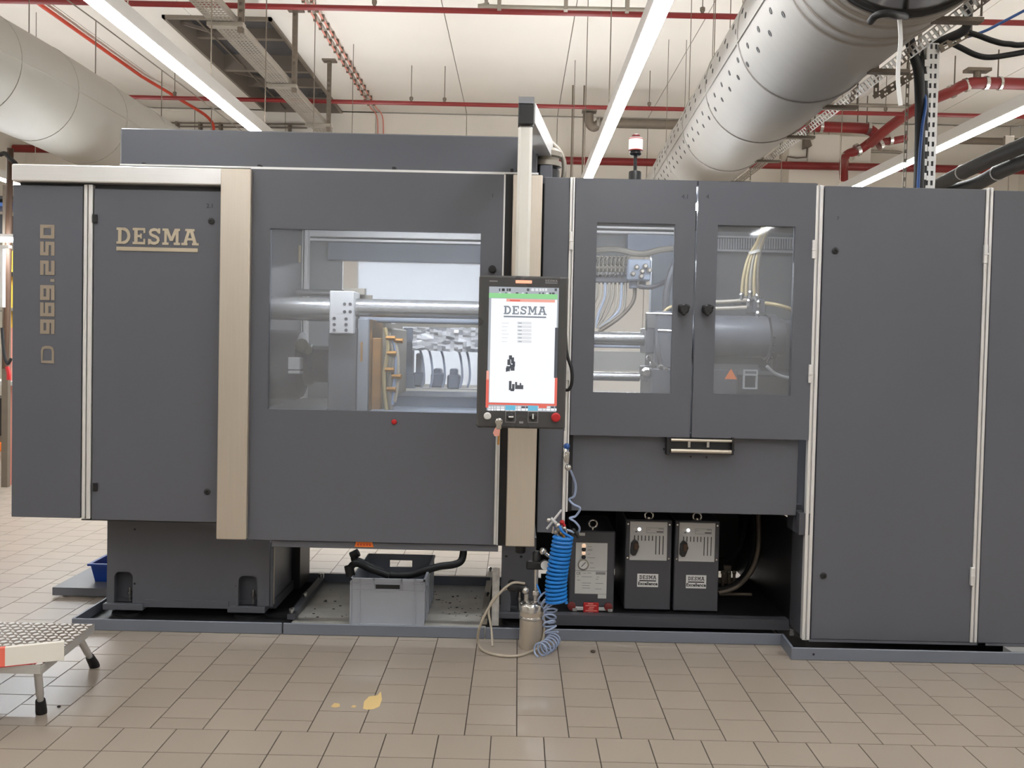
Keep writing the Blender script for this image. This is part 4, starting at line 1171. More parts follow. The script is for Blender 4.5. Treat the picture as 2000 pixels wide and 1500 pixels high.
mb = MB(); mb.tube(smooth([P(1300, 610, 5.15), P(1302, 570, 5.15), P(1312, 530, 5.15), P(1330, 500, 5.2)], 6), .02, 8); mb.build('hose', M['darkgrey'], t, True)
mb = MB(); mb.tube(smooth([P(1282, 650, 5.1), P(1290, 620, 5.1), P(1305, 602, 5.1), P(1325, 595, 5.1)], 6), .009, 8); mb.build('hose', M['hosegold'], t, True)
def tie2(a, b, c, d, Y, m='bar', nm='guide_bar'):
    x0, x1, z0, z1 = XZ(a, b, c, d, Y); r = (z1 - z0) / 2
    mb = MB(); mb.cyl((x0, Y + r, (z0 + z1) / 2), (x1, Y + r, (z0 + z1) / 2), r, 24); return mb.build(nm, M[m], t, True)
tie2(1130, 1265, 648, 674, 5.1)
tie2(1130, 1250, 727, 744, 5.1)
tie2(1130, 1300, 674, 680, 5.4, 'paleblue')
mb = MB(); mb.px(1130, 1262, 686, 724, 6.1, 6.2); mb.build('cream_panel', M['card'], t)
mb = MB(); mb.px(1262, 1278, 640, 690, 5.05, 5.3, .005); mb.px(1280, 1345, 608, 720, 5.0, 5.4, .01); mb.px(1258, 1290, 715, 745, 5.1, 5.3, .006); mb.px(1272, 1345, 720, 790, 4.95, 5.4, .008); mb.build('injection_head', M['grey2'], t)
for (a, b) in (((1262, 612), (1325, 614)), ((1262, 612), (1262, 645)), ((1285, 645), (1330, 647))):
    mb = MB(); mb.tube([P(a[0], a[1], 5.0), P(b[0], b[1], 5.0)], .006, 6); mb.build('guard_rod', M['chrome'], t, True)
for (px, py, r) in ((1262, 728, .03), (1275, 712, .02), (1290, 718, .02), (1300, 722, .016), (1268, 700, .018)):
    p = P(px, py, 4.98); mb = MB(); mb.lathe(p, [(r, 0), (r, .02), (r * .6, .03)], (0, -1, 0), 12); mb.build('pipe_flange', M['chrome'], t, True)
mb = MB(); mb.tube(smooth([P(1285, 640, 5.05), P(1284, 680, 5.0), P(1290, 715, 5.0)], 6), .014, 8); mb.build('hose', M['darkgrey'], t, True)
# right window: cylinder
x0, x1, z0, z1 = XZ(1350, 1505, 615, 698, 5.05); r = (z1 - z0) / 2
mb = MB(); mb.cyl((x0, 5.05 + r, (z0 + z1) / 2), (x1, 5.05 + r, (z0 + z1) / 2), r, 40); mb.build('cylinder', M['grey'], t, True)
cyz = (z0 + z1) / 2
mb = MB(); mb.lathe((x1, 5.05 + r, cyz), [(r + .012, 0), (r + .012, .05), (r - .01, .055), (r - .01, .09)], (1, 0, 0), 40); mb.build('flange', M['darkgrey'], t, True)
for k in range(9):
    a = math.radians(200 + k * 18) if False else math.radians(90 + k * 20)
    p = Vector((x1 + .02, 5.05 + r - (r + .012) * math.sin(a) * 1.0, cyz + (r + .012) * math.cos(a)))
    mb = MB(); mb.ball(p, .009, 8); mb.build('bolt', M['black'], t, True)
x0, x1b, z0, z1 = XZ(1508, 1580, 624, 660, 5.2); r2 = (z1 - z0) / 2
mb = MB(); mb.px(1512, 1580, 625, 728, 5.25, 5.6, .02); mb.build('motor_housing', M['grey'], t)
mb = MB(); mb.px(1350, 1580, 698, 712, 5.3, 5.6); mb.build('cradle', M['grey2'], t)
mb = MB(); mb.px(1380, 1580, 462, 492, 6.1, 6.15); lv = mb.build('louvre_strip', M['grey2'], t)
for k in range(30):
    px = 1402 + k * 5
    mb = MB(); mb.px(px, px + 2.4, 466, 486, 6.09, 6.1); mb.build('slat', M['silver'], lv)
mb = MB(); mb.px(1380, 1580, 462, 465, 6.08, 6.1); mb.px(1380, 1580, 488, 492, 6.08, 6.1); mb.build('rail', M['silver'], t)
for i in range(5):
    p = [P(1494 + i * 4, 430, 5.3), P(1480 + i * 3, 470, 5.25), P(1463 + i * 5, 500, 5.25), P(1452 + i * 7, 540, 5.25), P(1449 + i * 8, 578, 5.25)]
    mb = MB(); mb.tube(smooth(p, 6), .010, 8); mb.build('hose', M[('hosegold', 'hosegold', 'zinc', 'hosegold', 'zincd')[i]], t, True)
    q = p[-1]; mb = MB(); mb.cyl(q, q + Vector((0, 0, -.05)), .014, 10); mb.build('hose_end', M['chrome'], t, True)
p = P(1476, 491, 5.23); mb = MB(); mb.lathe(p + Vector((0, .02, -.008)), [(.033, 0), (.033, .016)], (-.3, 0, 1), 14); mb.build('hose_tie', M['card'], t, True)
mb = MB(); mb.px(1446, 1492, 582, 594, 5.2, 5.35, .006); mb.px(1470, 1496, 586, 612, 5.15, 5.3, .006); mb.build('manifold', M['darkgrey'], t)
for (px, py) in ((1448, 576), (1465, 572), (1478, 578), (1481, 590), (1480, 612), (1462, 588)):
    p = P(px, py, 5.15); mb = MB(); mb.ball(p, .016, 8); mb.cyl(p, p + Vector((0, 0, -.03)), .011, 8); mb.build('fitting', M['chrome'], t, True)
for (y0, y1, y2) in ((590, 589, 586), (603, 602, 600)):
    mb = MB(); mb.tube(smooth([P(1380, y0, 5.15), P(1420, y1, 5.15), P(1458, y2, 5.15)], 5), .010, 8); mb.build('hose', M['tan'], t, True)
mb = MB(); mb.tube(smooth([P(1495, 592, 5.15), P(1520, 596, 5.1), P(1548, 606, 5.1), P(1575, 625, 5.15)], 6), .011, 8); mb.build('hose', M['hosegold'], t, True)
mb = MB(); mb.tube(smooth([P(1503, 620, 4.99), P(1507, 650, 4.99), P(1506, 685, 4.99), P(1498, 708, 4.99)], 6), .006, 6); mb.build('cable', M['black'], t, True)
mb = MB(); mb.px(1385, 1440, 722, 790, 5.1, 5.3, .005); mb.px(1440, 1580, 735, 800, 5.3, 5.5, .005); mb.build('motor', M['darkgrey'], t)
p0 = P(1428, 731, 5.09); s = .034
tri = MB(); tri.prism([(p0.x - s, p0.z - s * .8), (p0.x + s, p0.z - s * .8), (p0.x, p0.z + s * .9)], 5.095, 5.1); lab(tri.build('warning_triangle', M['orange'], t), 'orange warning triangle')
fr = XZ(1452, 1480, 722, 760, 5.05)
mb = MB(); mb.ring(fr, (fr[0] + .008, fr[1] - .008, fr[2] + .008, fr[3] - .008), 5.05, 5.07); mb.box(fr[0], fr[1], 5.05, 5.07, (fr[2] + fr[3]) / 2 + .02, (fr[2] + fr[3]) / 2 + .03); mb.build('bracket_frame', M['silver'], t)
mb = MB(); mb.tube(smooth([P(1497, 715, 5.05), P(1515, 730, 5.05), P(1540, 738, 5.05), P(1575, 736, 5.05)], 6), .009, 8); mb.build('hose', M['silver'], t, True)

# ---- tall plain cabinets
t = thing('electrical_cabinet', 'tall plain grey cabinet door with two round locks between bright profiles', 'cabinet', base(1750, 1255, YP))
mb = MB(); mb.px(1580.5, 1586.5, 361, 1251, YP - .006, YP + .03, .003); mb.px(1589, 1595.5, 361, 1251, YP - .006, YP + .03, .003); mb.px(1586, 1590, 361, 1251, YP + .006, YP + .03); mb.build('profile', M['alu'], t)
mb = MB(); mb.px(1597.5, 1910, 366, 1252, YP, YP + .03, .003); cd = mb.build('door', M['grey'], t)
for (px, py) in ((1631, 490), (1608, 1124)):
    p = P(px, py, YP); mb = MB(); mb.lathe(p, [(.016, 0), (.016, .004), (.012, .007), (.006, .007), (.005, .003)], (0, -1, 0), 18); mb.build('lock', M['black'], cd, True)
for (px, py) in ((1925, 496), (1899, 1126)):
    a = P(px, py, YP - .01); mb = MB(); mb.box(a.x - .009, a.x + .009, YP - .016, YP, a.z - .045, a.z + .045, .002); mb.box(a.x - .011, a.x + .011, YP - .02, YP - .01, a.z - .004, a.z + .004); mb.build('hinge', M['alu'], t)
mb = MB(); mb.px(1911.5, 1917, 366, 1256, YP - .006, YP + .03, .003); mb.px(1919.5, 1925, 366, 1256, YP - .006, YP + .03, .003); mb.px(1916, 1920, 366, 1256, YP + .006, YP + .03); mb.build('profile', M['alu'], t)
xc0, xc1 = P(1584, 800, YP).x, P(1924, 800, YP).x
mb = MB(); mb.box(xc0, xc1, YP + .032, 4.74, .075, P(1750, 366, YP).z); mb.box(1.93, xc1, 4.74, YR, .075, P(1750, 366, YP).z); mb.build('body', M['darkgrey'], t)
mb = MB(); mb.px(1580, 1925, 1252, 1257, YP + .004, YP + .04); mb.build('base_strip', M['grey2'], t)
text('7', P(1634, 424, YP).x, P(1634, 430, YP).z, YP - .0005, .025, M['ink'], cd, 'door_number')
t = thing('electrical_cabinet', 'plain grey cabinet cut by the picture edge beside the tall door', 'cabinet', base(1980, 1258, YP))
mb = MB(); x9 = P(1926.5, 800, YP).x; mb.box(x9, x9 + 1.1, YP, YP + .03, P(1960, 1257, YP).z, P(1960, 372, YP).z, .003); mb.build('door', M['grey'], t)
mb = MB(); mb.box(x9, x9 + 1.1, YP + .032, YR, .075, P(1960, 373, YP).z); mb.build('body', M['darkgrey'], t)
mb = MB(); mb.box(x9, x9 + 1.1, YP + .004, YP + .04, P(1960, 1262, YP).z, P(1960, 1257.5, YP).z); mb.build('base_strip', M['grey2'], t)
mb = MB(); a = G(1975, 1264, .06); mb.box(a.x - .03, a.x + .3, YT2 + .02, YT2 + .1, .02, .058); lab(mb.build('bare_sheet', M['zincb'], t), 'bare metal sheet')
# levelling feet of the cabinets
for q in (1590, 1880):
    pass

# ================================================================== OPERATOR TERMINAL
YS = 3.95          # front plane of the screen
t = thing('operator_terminal', 'tall black touch screen terminal hanging from an aluminium swivel arm', 'control terminal', base(1020, 838, YS))
O = XZ(933, 1107, 539, 837, YS)
mb = MB(); mb.box(O[0], O[1], YS, YS + .07, O[2], O[3], .008); hs_ = mb.build('housing', mat('terminal_black', rgb(66, 66, 67), .28, var=.05), t)
def sc(x0, x1, y0, y1, m, d, nm='screen_item', lay=1):
    mb = MB(); a, b, c, e = XZ(x0, x1, y0, y1, YS); mb.box(a, b, YS - .0006 * lay - .0006, YS, c, e)
    return mb.build(nm, M[m], d)
disp = sc(953, 1089, 561, 803, 'lcdgrey', t, 'display')
sc(957.5, 1086, 584, 787, 'lcd', disp, 'white_page', 2)
# status rows
random.seed(5)
for row, y in enumerate((566, 574)):
    x = 957
    while x < 1086:
        w = random.uniform(2.5, 6)
        if not (995 < x < 1008 and row == 0) and random.random() < .62:
            sc(x, min(x + w, 1088), y - 2.6, y + 2.6, random.choice(('lcddark', 'lcddark', 'lcdpale', 'ink')), disp, 'status_icon', 2)
        x += w + random.uniform(1, 4)
sc(955, 1089, 573.5, 583.0, 'lcdgreen', disp, 'green_bar', 3)
sc(989, 1084, 584.5, 590, 'lcdpink', disp, 'pink_bar', 3)
sc(996, 1016, 585.8, 588.6, 'lcdred', disp, 'red_mark', 4)
a, b, c, d = XZ(984, 1067, 598, 614.5, YS)
e, f_, g, h = XZ(984, 1067, 617.5, 620.5, YS)
lg = logo(a, b, c, d, YS - .0018, M['lcdgrey'] if False else mat('lcd_logo', (0.02, 0.02, 0.02, 1), .3, emit=rgb(128, 136, 146), estr=1.0), disp, .001, False, (g, h))
for k in range(6):
    y = 631 + k * 7.2
    sc(1010, 1038, y - 2.6, y + 2.6, 'lcdpale', disp, 'value_field', 3)
    sc(1012, 1019, y - 1, y + 1, 'lcdgrey', disp, 'value', 4)
    sc(980, 994 - (k % 3) * 2, y - .8, y + .8, 'lcdpale', disp, 'caption', 3)
def blot(cx, cy, parts, nm):
    mb = MB()
    for (x0, x1, y0, y1) in parts:
        a, b, c, d = XZ(cx + x0, cx + x1, cy + y0, cy + y1, YS); mb.box(a, b, YS - .0025, YS, c, d)
    mb.build(nm, M['lcddark'], disp)
blot(997, 710, [(-8, -1, 5, 15), (0, 8, 2, 14), (-6, 0, -8, 3), (1, 7, -12, 0), (-9, -6, 8, 16), (4, 9, -4, 6), (-3, 3, -16, -8), (-1, 1, 0, 10)], 'machine_icon')
blot(1010, 752, [(-16, -11, -8, 10), (-10, -5, -2, 10), (-4, 12, 0, 8), (-4, 0, -6, 0), (5, 8, -4, 0), (-13, -6, 7, 12)], 'machine_icon')
sc(949, 954.5, 740, 796, 'lcdred', disp, 'red_frame', 3); sc(1083, 1088, 738, 792, 'lcdred', disp, 'red_frame', 3)
sc(949, 1087, 787.5, 791.5, 'lcdred', disp, 'red_frame', 3); sc(950, 955, 724, 742, 'lcdpink', disp, 'red_frame', 3)
sc(1083, 1089, 640, 738, 'lcddark', disp, 'dark_edge', 3)
x = 953
while x < 1086:
    w = random.uniform(3, 8); sc(x, min(x + w, 1087), 793.5, 797, random.choice(('lcddark', 'lcdpale', 'lcddark')), disp, 'key_icon', 2); sc(x, min(x + w, 1087), 798, 802, random.choice(('lcdpale', 'lcd')), disp, 'key_icon', 2); x += w + 1.5
sc(987, 1007, 791.5, 801, 'lcdblue', disp, 'blue_key', 4); sc(1031, 1050, 792, 802, 'lcdblue', disp, 'blue_key', 4)
sc(1052, 1068, 791, 797, 'lcdred', disp, 'red_key', 4)
mb = MB(); a, b, c, d = XZ(1007, 1039, 547.5, 553.5, YS); mb.box(a, b, YS - .004, YS, c, d, .003); lab(mb.build('status_light', M['barlight'], t), 'glowing pink and orange status bar')
a, b, c, d = XZ(1065, 1089, 546.5, 550.5, YS); e, f_, g, h = XZ(1065, 1089, 552, 553.5, YS)
logo(a, b, c, d, YS, M['inkl'], hs_, .0006, False, (g, h))
sc(956, 972, 548, 550, 'inkl', hs_, 'badge', 1)
def knob(px, py, r, m, nm, dep=.012, lb=None):
    p = P(px, py, YS); mb = MB(); mb.lathe(p, [(r * 1.12, 0), (r * 1.12, .003), (r, .004), (r, dep), (r * .8, dep + .003), (r * .1, dep + .003)], (0, -1, 0), 20); o = mb.build(nm, M[m], t, True)
    if lb: lab(o, lb)
    return o
knob(952, 812.5, .0145, 'label', 'push_button', .01, 'pale push button')
knob(1085.5, 815, .018, 'redp', 'stop_button', .02, 'red stop button')
knob(974.5, 824, .0145, 'chrome', 'key_switch', .008)
for px, py, ang in ((997, 814, 0), (1041, 814.5, 90)):
    a, b, c, d = XZ(px - 10, px + 10, py - 11, py + 11, YS)
    mb = MB(); mb.ring((a, b, c, d), (a + .0025, b - .0025, c + .0025, d - .0025), YS - .0012, YS); mb.build('switch_frame', M['inkl'], t)
    k = knob(px, py, .014, 'black', 'rotary_switch', .016)
    p = P(px, py, YS - .02); u = Vector((math.cos(math.radians(ang)), 0, math.sin(math.radians(ang))))
    mb = MB(); mb.bar(p - u * .008, p + u * .013, .006, .004, Vector((0, 1, 0))); mb.build('pointer', M['white'], k)
sc(1014, 1022, 823, 827, 'inkl', t, 'badge', 1)
# vertical tube, corner piece, arm, swivel
YV = 4.02
zt_ = P(1026, 243, YV).z
a0, a1, b0, b1 = XZ(1006, 1033, 242, 560, YV)
a0, a1 = P(1009, 400, YV).x, P(1037, 400, YV).x
mb = MB(); mb.box(a0, a1, YV, YV + .07, O[3] - .05, zt_, .012); mb.build('upright_tube', M['aluv'], t)
a, b, c, d = XZ(1013, 1041, 203, 243, YV - .01)
mb = MB(); zc_ = P(1027, 203, YV).z
mb.box(a - .002, b + .004, YV - .012, YV + .075, c, zc_, .004); cap = mb.build('corner_cap', M['black'], t)
mb = MB(); mb.prism_x([(YV - .012, zc_), (YV + .075, zc_), (YV + .075, zc_ + .046), (YV + .055, zc_ + .046)], a - .002, b + .004); lab(mb.build('sloped_top', M['grey'], cap), 'grey sloped top face')
za_ = P(1027, 203, YV).z
E = P(1066, 285, 4.85)
A0 = Vector(((a + b) / 2 + .005, YV + .06, (c + za_) / 2 + .02))
dv = Vector((E.x - A0.x, 4.85 - A0.y, 0))
A1 = A0 + dv
mb = MB(); mb.bar(A0, A1, .075, .088); mb.build('arm', M['alu'], t)
zs = A0.z - .04
sx_, sy_ = A1.x, A1.y
zr = P(1068, 345, 4.85).z
mb = MB(); mb.lathe((sx_, sy_, zr - .02), [(.075, 0), (.075, .05), (.06, .06), (.06, max(.1, zs - zr - .02))], n=24); mb.build('swivel_base', M['black'], t, True)
mb = MB(); hh = zs - zr
mb.lathe((sx_, sy_, zr + hh * .45), [(.062, 0), (.085, .005), (.085, .03), (.07, .035), (.07, .05), (.085, .055), (.085, .08), (.06, .1), (.05, hh * .55 - .0)], n=24); mb.build('swivel_joint', M['zinc'], t, True)
mb = MB(); mb.tube(smooth([A1 + Vector((.03, .05, .05)), A1 + Vector((.09, .05, -.02)), A1 + Vector((.1, .05, -.12)), A1 + Vector((.06, .06, -.22))], 6), .014, 10); mb.build('cable', M['zinc'], t, True)
a, b, c, d = XZ(1054, 1079, 322, 348, 4.75)
mb = MB(); mb.box(a, b, 4.75, 4.95, c - .02, d, .004); mb.build('mounting_block', M['grey'], t)
# keys hanging from the terminal
t = thing('key_bunch', 'small bunch of keys and tags hanging under the terminal key switch', 'keys', base(972, 850, YS))
p = P(974.5, 824, YS - .012)
mb = MB(); mb.box(p.x - .004, p.x + .004, YS - .035, YS - .008, p.z - .006, p.z + .006); mb.box(p.x - .011, p.x + .011, YS - .042, YS - .034, p.z - .03, p.z + .01, .003); mb.build('key', M['zinc'], t)
q = P(972, 842, YS - .035); mb = MB(); mb.prism([(q.x - .02, q.z - .008), (q.x - .012, q.z - .022), (q.x + .006, q.z - .02), (q.x + .012, q.z + .012), (q.x + .004, q.z + .022), (q.x - .012, q.z + .012)], YS - .04, YS - .034); lab(mb.build('key_tag', mat('tag_pink', rgb(214, 150, 136), .5), t), 'pale pink tag')
q = P(975, 848, YS - .03); mb = MB(); mb.bar(q + Vector((0, 0, .02)), q + Vector((-.003, 0, -.045)), .008, .003, Vector((0, 1, 0))); mb.build('key', M['brass'], t)
q = P(970, 855, YS - .03); mb = MB(); mb.bar(q + Vector((0, 0, .03)), q + Vector((.004, 0, -.03)), .006, .003, Vector((0, 1, 0))); mb.build('key', M['chrome'], t)
mb = MB(); mb.px(966, 971, 852, 1064, 4.43, 4.45, .002); tag(mb.build('handle_strip', M['zincb']), 'long thin bright handle strip at the sliding door edge below the terminal', 'handle')
mb = MB(); mb.tube(smooth([P(1104, 640, 4.4), P(1107, 690, 4.4), P(1116, 720, 4.4), P(1117, 745, 4.4), P(1112, 760, 4.42), P(1105, 762, 4.45)], 6), .008, 8)
tag(mb.build('door_cable', M['black'], None, True), 'short black bent cable beside the screen at the glazed door hinge', 'cable')

# ================================================================== SMALL THINGS
# cooling boxes
def cool_box(px0, px1, pyt, pyb, Y, label):
    a, b, c, d = XZ(px0, px1, pyt, pyb, Y)
    c = P((px0 + px1) / 2, pyb, Y).z
    t = thing('cooling_unit', label, 'cooling unit', ((a + b) / 2, Y, shelf_z), 'grey cooling units with silver slotted plates')
    w, h = b - a, d - c
    mb = MB(); mb.box(a, b, Y, Y + .5, c, d, .005); body = mb.build('body', M['darkgrey'], t)
    def R(u0, u1, v0, v1): return a + w * u0, a + w * u1, d - h * v1, d - h * v0
    q = R(.085, .895, .02, .45)
    mb = MB(); mb.box(q[0], q[1], Y - .006, Y, q[2], q[3], .002); pl = mb.build('front_plate', M['silver'], t)
    for (u, v) in ((.045, .05), (.94, .05), (.045, .425), (.94, .425)):
        x, _, z, _ = R(u, u, v, v); mb = MB(); mb.lathe((x, Y, z), [(.007, 0), (.005, .004)], (0, -1, 0), 10); mb.build('screw', M['chrome'], t)
    for i in range(9):
        u = .17 + i * .0775
        q = R(u, u + .034, .17, .235 if i < 6 else .385)
        mb = MB(); mb.box(q[0], q[1], Y - .0068, Y - .001, q[2], q[3], .004); mb.build('slot', M['black'], pl)
    q = R(.155, .26, .09, .118); mb = MB(); mb.box(q[0], q[1], Y - .0066, Y, q[2], q[3]); mb.build('nameplate', M['label'], pl)
    q = R(.44, .81, .085, .145); mb = MB(); mb.ring(q, (q[0] + .002, q[1] - .002, q[2] + .002, q[3] - .002), Y - .0066, Y); mb.build('print', M['inkl'], pl)
    for (u0, u1, v0, v1) in ((.70, .80, .092, .100), (.66, .80, .125, .135), (.2, .24, .128, .138), (.46, .52, .105, .11)):
        q = R(u0, u1, v0, v1); mb = MB(); mb.box(q[0], q[1], Y - .0067, Y, q[2], q[3]); mb.build('print', M['ink' if v0 > .12 else 'inkl'], pl)
    x, _, z, _ = R(.285, .285, .105, .105); mb = MB(); mb.lathe((x, Y - .006, z), [(.009, 0), (.009, .003), (.004, .006)], (0, -1, 0), 12); lab(mb.build('lamp', M['whiteled'], t, True), 'lit white indicator')
    q = R(.09, .27, .22, .39)
    x0, x1, z0, z1 = q
    mb = MB(); mb.prism([(x0 + .002, z0 + .01), (x0 + .012, z0), (x0 + .028, z0 + .002), (x0 + .036, z0 + .02), (x0 + .046, z0 + .05), (x1, z1 - .03), (x1 - .004, z1 - .008), (x1 - .016, z1), (x0 + .018, z1), (x0 + .004, z1 - .018), (x0 + .002, z1 - .05)], Y - .03, Y - .006)
    hd = mb.build('lever_handle', M['black'], t); 
    mb = MB(); mb.box(x0 + .018, x1 - .004, Y - .034, Y - .03, z1 - .05, z1 - .012, .003); lab(mb.build('cap', M['bronze'], hd), 'brown cap')
    q = R(.27, .725, .60, .745); mb = MB(); mb.box(q[0], q[1], Y - .002, Y, q[2], q[3]); lb = mb.build('label', M['white'], t)
    lw, lh = q[1] - q[0], q[3] - q[2]
    logo(q[0] + lw * .1, q[0] + lw * .9, q[2] + lh * .6, q[2] + lh * .88, Y - .002, M['ink'], lb, .0006, False, (q[2] + lh * .43, q[2] + lh * .52))
    tx_ = text('Excellence', (q[0] + q[1]) / 2, q[2] + lh * .14, Y - .0022, .0245, M['ink'], lb, 'lettering', .0006, 'CENTER', .0008)
    x, _, z, _ = R(.5, .5, 0, 0)
    mb = MB(); mb.tube([(x + .022 * math.cos(k * math.pi / 8), Y + .02, z + .018 + .022 * math.sin(k * math.pi / 8)) for k in range(16)], .005, 8, closed=True); mb.cyl((x, Y + .02, z - .003), (x, Y + .02, z + .01), .009, 10); mb.build('lifting_eye', M['chrome'], t, True)
    for u in (.06, .84):
        q = R(u, u + .1, 1, 1); mb = MB(); mb.box(q[0], q[1], Y + .03, Y + .08, shelf_z, c, .003); mb.build('foot', M['black'], t)
    return t
YC = 4.86
cool_box(1221, 1311, 1015, 1191, YC, 'grey cooling unit with silver slotted plate, standing next to the shorter vacuum box')
cool_box(1317, 1404, 1017, 1194, YC, 'grey cooling unit with silver slotted plate, standing next to the black hoses')
# vacuum box
YV_ = 4.86
a, b, c, d = XZ(1113, 1200, 1037, 1195, YV_)
t = thing('vacuum_unit', 'short dark grey box with white gauge panel and red tag on a metal bar', 'vacuum unit', ((a + b) / 2, YV_, shelf_z))
w, h = b - a, d - c
def R(u0, u1, v0, v1): return a + w * u0, a + w * u1, d - h * v1, d - h * v0
mb = MB(); mb.box(a, b, YV_, YV_ + .45, c, d, .005); mb.build('body', M['darkgrey'], t)
q = R(.12, .83, .145, .775); mb = MB(); mb.box(q[0], q[1], YV_ - .004, YV_, q[2], q[3]); pl = mb.build('front_plate', M['label'], t)
q = R(.12, .83, .488, .495); mb = MB(); mb.box(q[0], q[1], YV_ - .0045, YV_, q[2], q[3]); mb.build('print', M['inkl'], pl)
for (u, v, m, r) in ((.30, .183, 'amberled', .009), (.30, .228, 'ink', .009), (.30, .274, 'amberled', .008), (.30, .322, 'ink', .009)):
    x, _, z, _ = R(u, u, v, v); mb = MB(); mb.lathe((x, YV_ - .004, z), [(r * 1.3, 0), (r * 1.3, .002), (r, .003), (r, .006), (r * .5, .009)], (0, -1, 0), 14); mb.build('indicator' if m == 'amberled' else 'switch', M[m], t, True)
x, _, z, _ = R(.295, .295, .412, .412)
mb = MB(); mb.lathe((x, YV_ - .004, z), [(.029, 0), (.029, .012), (.024, .014), (.024, .010), (.001, .010)], (0, -1, 0), 26); ga = mb.build('pressure_gauge', M['zinc'], t, True)
mb = MB(); mb.lathe((x, YV_ - .0135, z), [(.023, 0), (.023, .001)], (0, -1, 0), 26); mb.build('dial', M['white'], ga)
mb = MB(); mb.bar((x - .01, YV_ - .016, z - .01), (x + .012, YV_ - .016, z + .014), .003, .001, Vector((0, 1, 0))); mb.build('needle', M['ink'], ga)
for (u0, u1, v) in ((.38, .48, .19), (.38, .49, .222), (.38, .49, .235), (.38, .45, .28), (.38, .56, .325), (.44, .52, .39), (.45, .56, .45), (.17, .2, .56), (.26, .5, .562), (.6, .66, .562), (.16, .24, .605), (.28, .48, .64), (.58, .75, .64), (.28, .45, .67), (.58, .64, .59), (.28, .46, .70), (.58, .72, .71), (.3, .36, .52), (.38, .48, .515)):
    q = R(u0, u1, v, v + .006); mb = MB(); mb.box(q[0], q[1], YV_ - .0045, YV_, q[2], q[3]); mb.build('print', M['inkl'], pl)
q = R(.58, .80, .503, .535); mb = MB(); mb.box(q[0], q[1], YV_ - .0045, YV_, q[2], q[3]); mb.build('badge', M['inkl'], pl)
q = R(.14, .3, .505, .54); text('CE', q[0], q[2], YV_ - .0045, .02, M['ink'], pl, 'ce_mark', .0006)
q = R(.64, .83, .78, .83); mb = MB(); mb.box(q[0], q[1], YV_ - .003, YV_, q[2], q[3]); mb.build('small_label', M['label'], t)
q = R(.14, .32, .025, .06); mb = MB(); mb.box(q[0], q[1], YV_ - .003, YV_, q[2], q[3]); mb.build('small_label', M['label'], t)
q = R(.08, .86, .925, .965); mb = MB(); mb.box(q[0], q[1], YV_ - .03, YV_ - .018, q[2], q[3], .002); mb.build('cross_bar', M['silver'], t)
for (u, m) in ((.05, 0), (.87, 0)):
    x, _, z, _ = R(u, u, .915, .915); mb = MB(); mb.lathe((x, YV_, z), [(.01, 0), (.01, .02), (.022, .022), (.022, .032), (.012, .036)], (0, -1, 0), 14); lab(mb.build('valve_wheel', mat('dull_red', rgb(110, 34, 32), .5) if 'dull_red' not in D.materials else D.materials['dull_red'], t, True), 'dull red valve wheel')
for u in (.12, .91):
    x, _, z, _ = R(u, u, .955, .955); mb = MB(); mb.box(x - .012, x + .012, YV_ - .036, YV_ - .012, z - .008, z + .008); mb.cyl((x, YV_ - .024, z), (x, YV_ - .024, z - .055), .006, 8); mb.build('drain_pipe', M['chrome'], t)
q = R(.31, .655, .862, .998); mb = MB(); mb.box(q[0], q[1], YV_ - .038, YV_ - .03, q[2], q[3], .004); rt = lab(mb.build('red_tag', M['redp'], t), 'red warning tag')
M['tagprint'] = mat('tag_print', rgb(230, 150, 140), .5)
for i, (u0, u1) in enumerate(((.41, .53), (.36, .60), (.44, .55), (.42, .53), (.36, .62), (.42, .53))):
    v = .872 + i * .021; q = R(u0, u1, v, v + .01); mb = MB(); mb.box(q[0], q[1], YV_ - .0388, YV_ - .03, q[2], q[3]); mb.build('print', M['tagprint'], rt)
x, _, z, _ = R(.5, .5, 0, 0)
mb = MB(); mb.tube([(x + .021 * math.cos(k * math.pi / 8), YV_ + .02, z + .035 + .021 * math.sin(k * math.pi / 8)) for k in range(16)], .005, 8, closed=True); mb.cyl((x, YV_ + .02, z - .003), (x, YV_ + .02, z + .016), .007, 10); mb.build('lifting_eye', M['chrome'], t, True)
for u in (.05, .85):
    q = R(u, u + .1, 1, 1); mb = MB(); mb.box(q[0], q[1], YV_ + .05, YV_ + .1, shelf_z, c, .003); mb.build('foot', M['black'], t)
# black hoses in the bay
for i, (pts, r, m, lb) in enumerate((
    ([(1480, 985, 5.3), (1482, 1060, 5.2), (1470, 1110, 5.15), (1440, 1145, 5.1), (1404, 1158, 5.1)], .014, 'zincd', 'grey hose curving down to the cooling unit, outermost of three in the dark bay'),
    ([(1473, 985, 5.4), (1474, 1060, 5.3), (1462, 1108, 5.25), (1436, 1140, 5.2), (1400, 1152, 5.2)], .013, 'rubber', 'black hose curving down to the cooling unit, middle of three in the dark bay'),
    ([(1462, 985, 5.5), (1452, 1050, 5.4), (1432, 1085, 5.35), (1400, 1095, 5.3)], .014, 'rubber', 'black hose curving to the cooling unit, shortest of three in the dark bay'))):
    mb = MB(); mb.tube(smooth([P(*p) for p in pts], 7), r, 10); tag(mb.build('cooling_hose', M[m], None, True), lb, 'hose', 'hoses in the dark bay')
t = thing('hose_manifold', 'small metal valve manifold on the dark shelf behind the cooling units', 'manifold', base(1430, 1150, 5.35))
mb = MB(); mb.px(1405, 1440, 1133, 1140, 5.3, 5.34); mb.px(1415, 1428, 1105, 1135, 5.3, 5.33); mb.build('block', M['zincd'], t)
for q in (1412, 1424, 1434):
    p = P(q, 1118, 5.28); mb = MB(); mb.cyl(p, p - Vector((0, 0, .09)), .009, 8); mb.ball(p, .014, 8); mb.build('valve', M['zincd'], t, True)
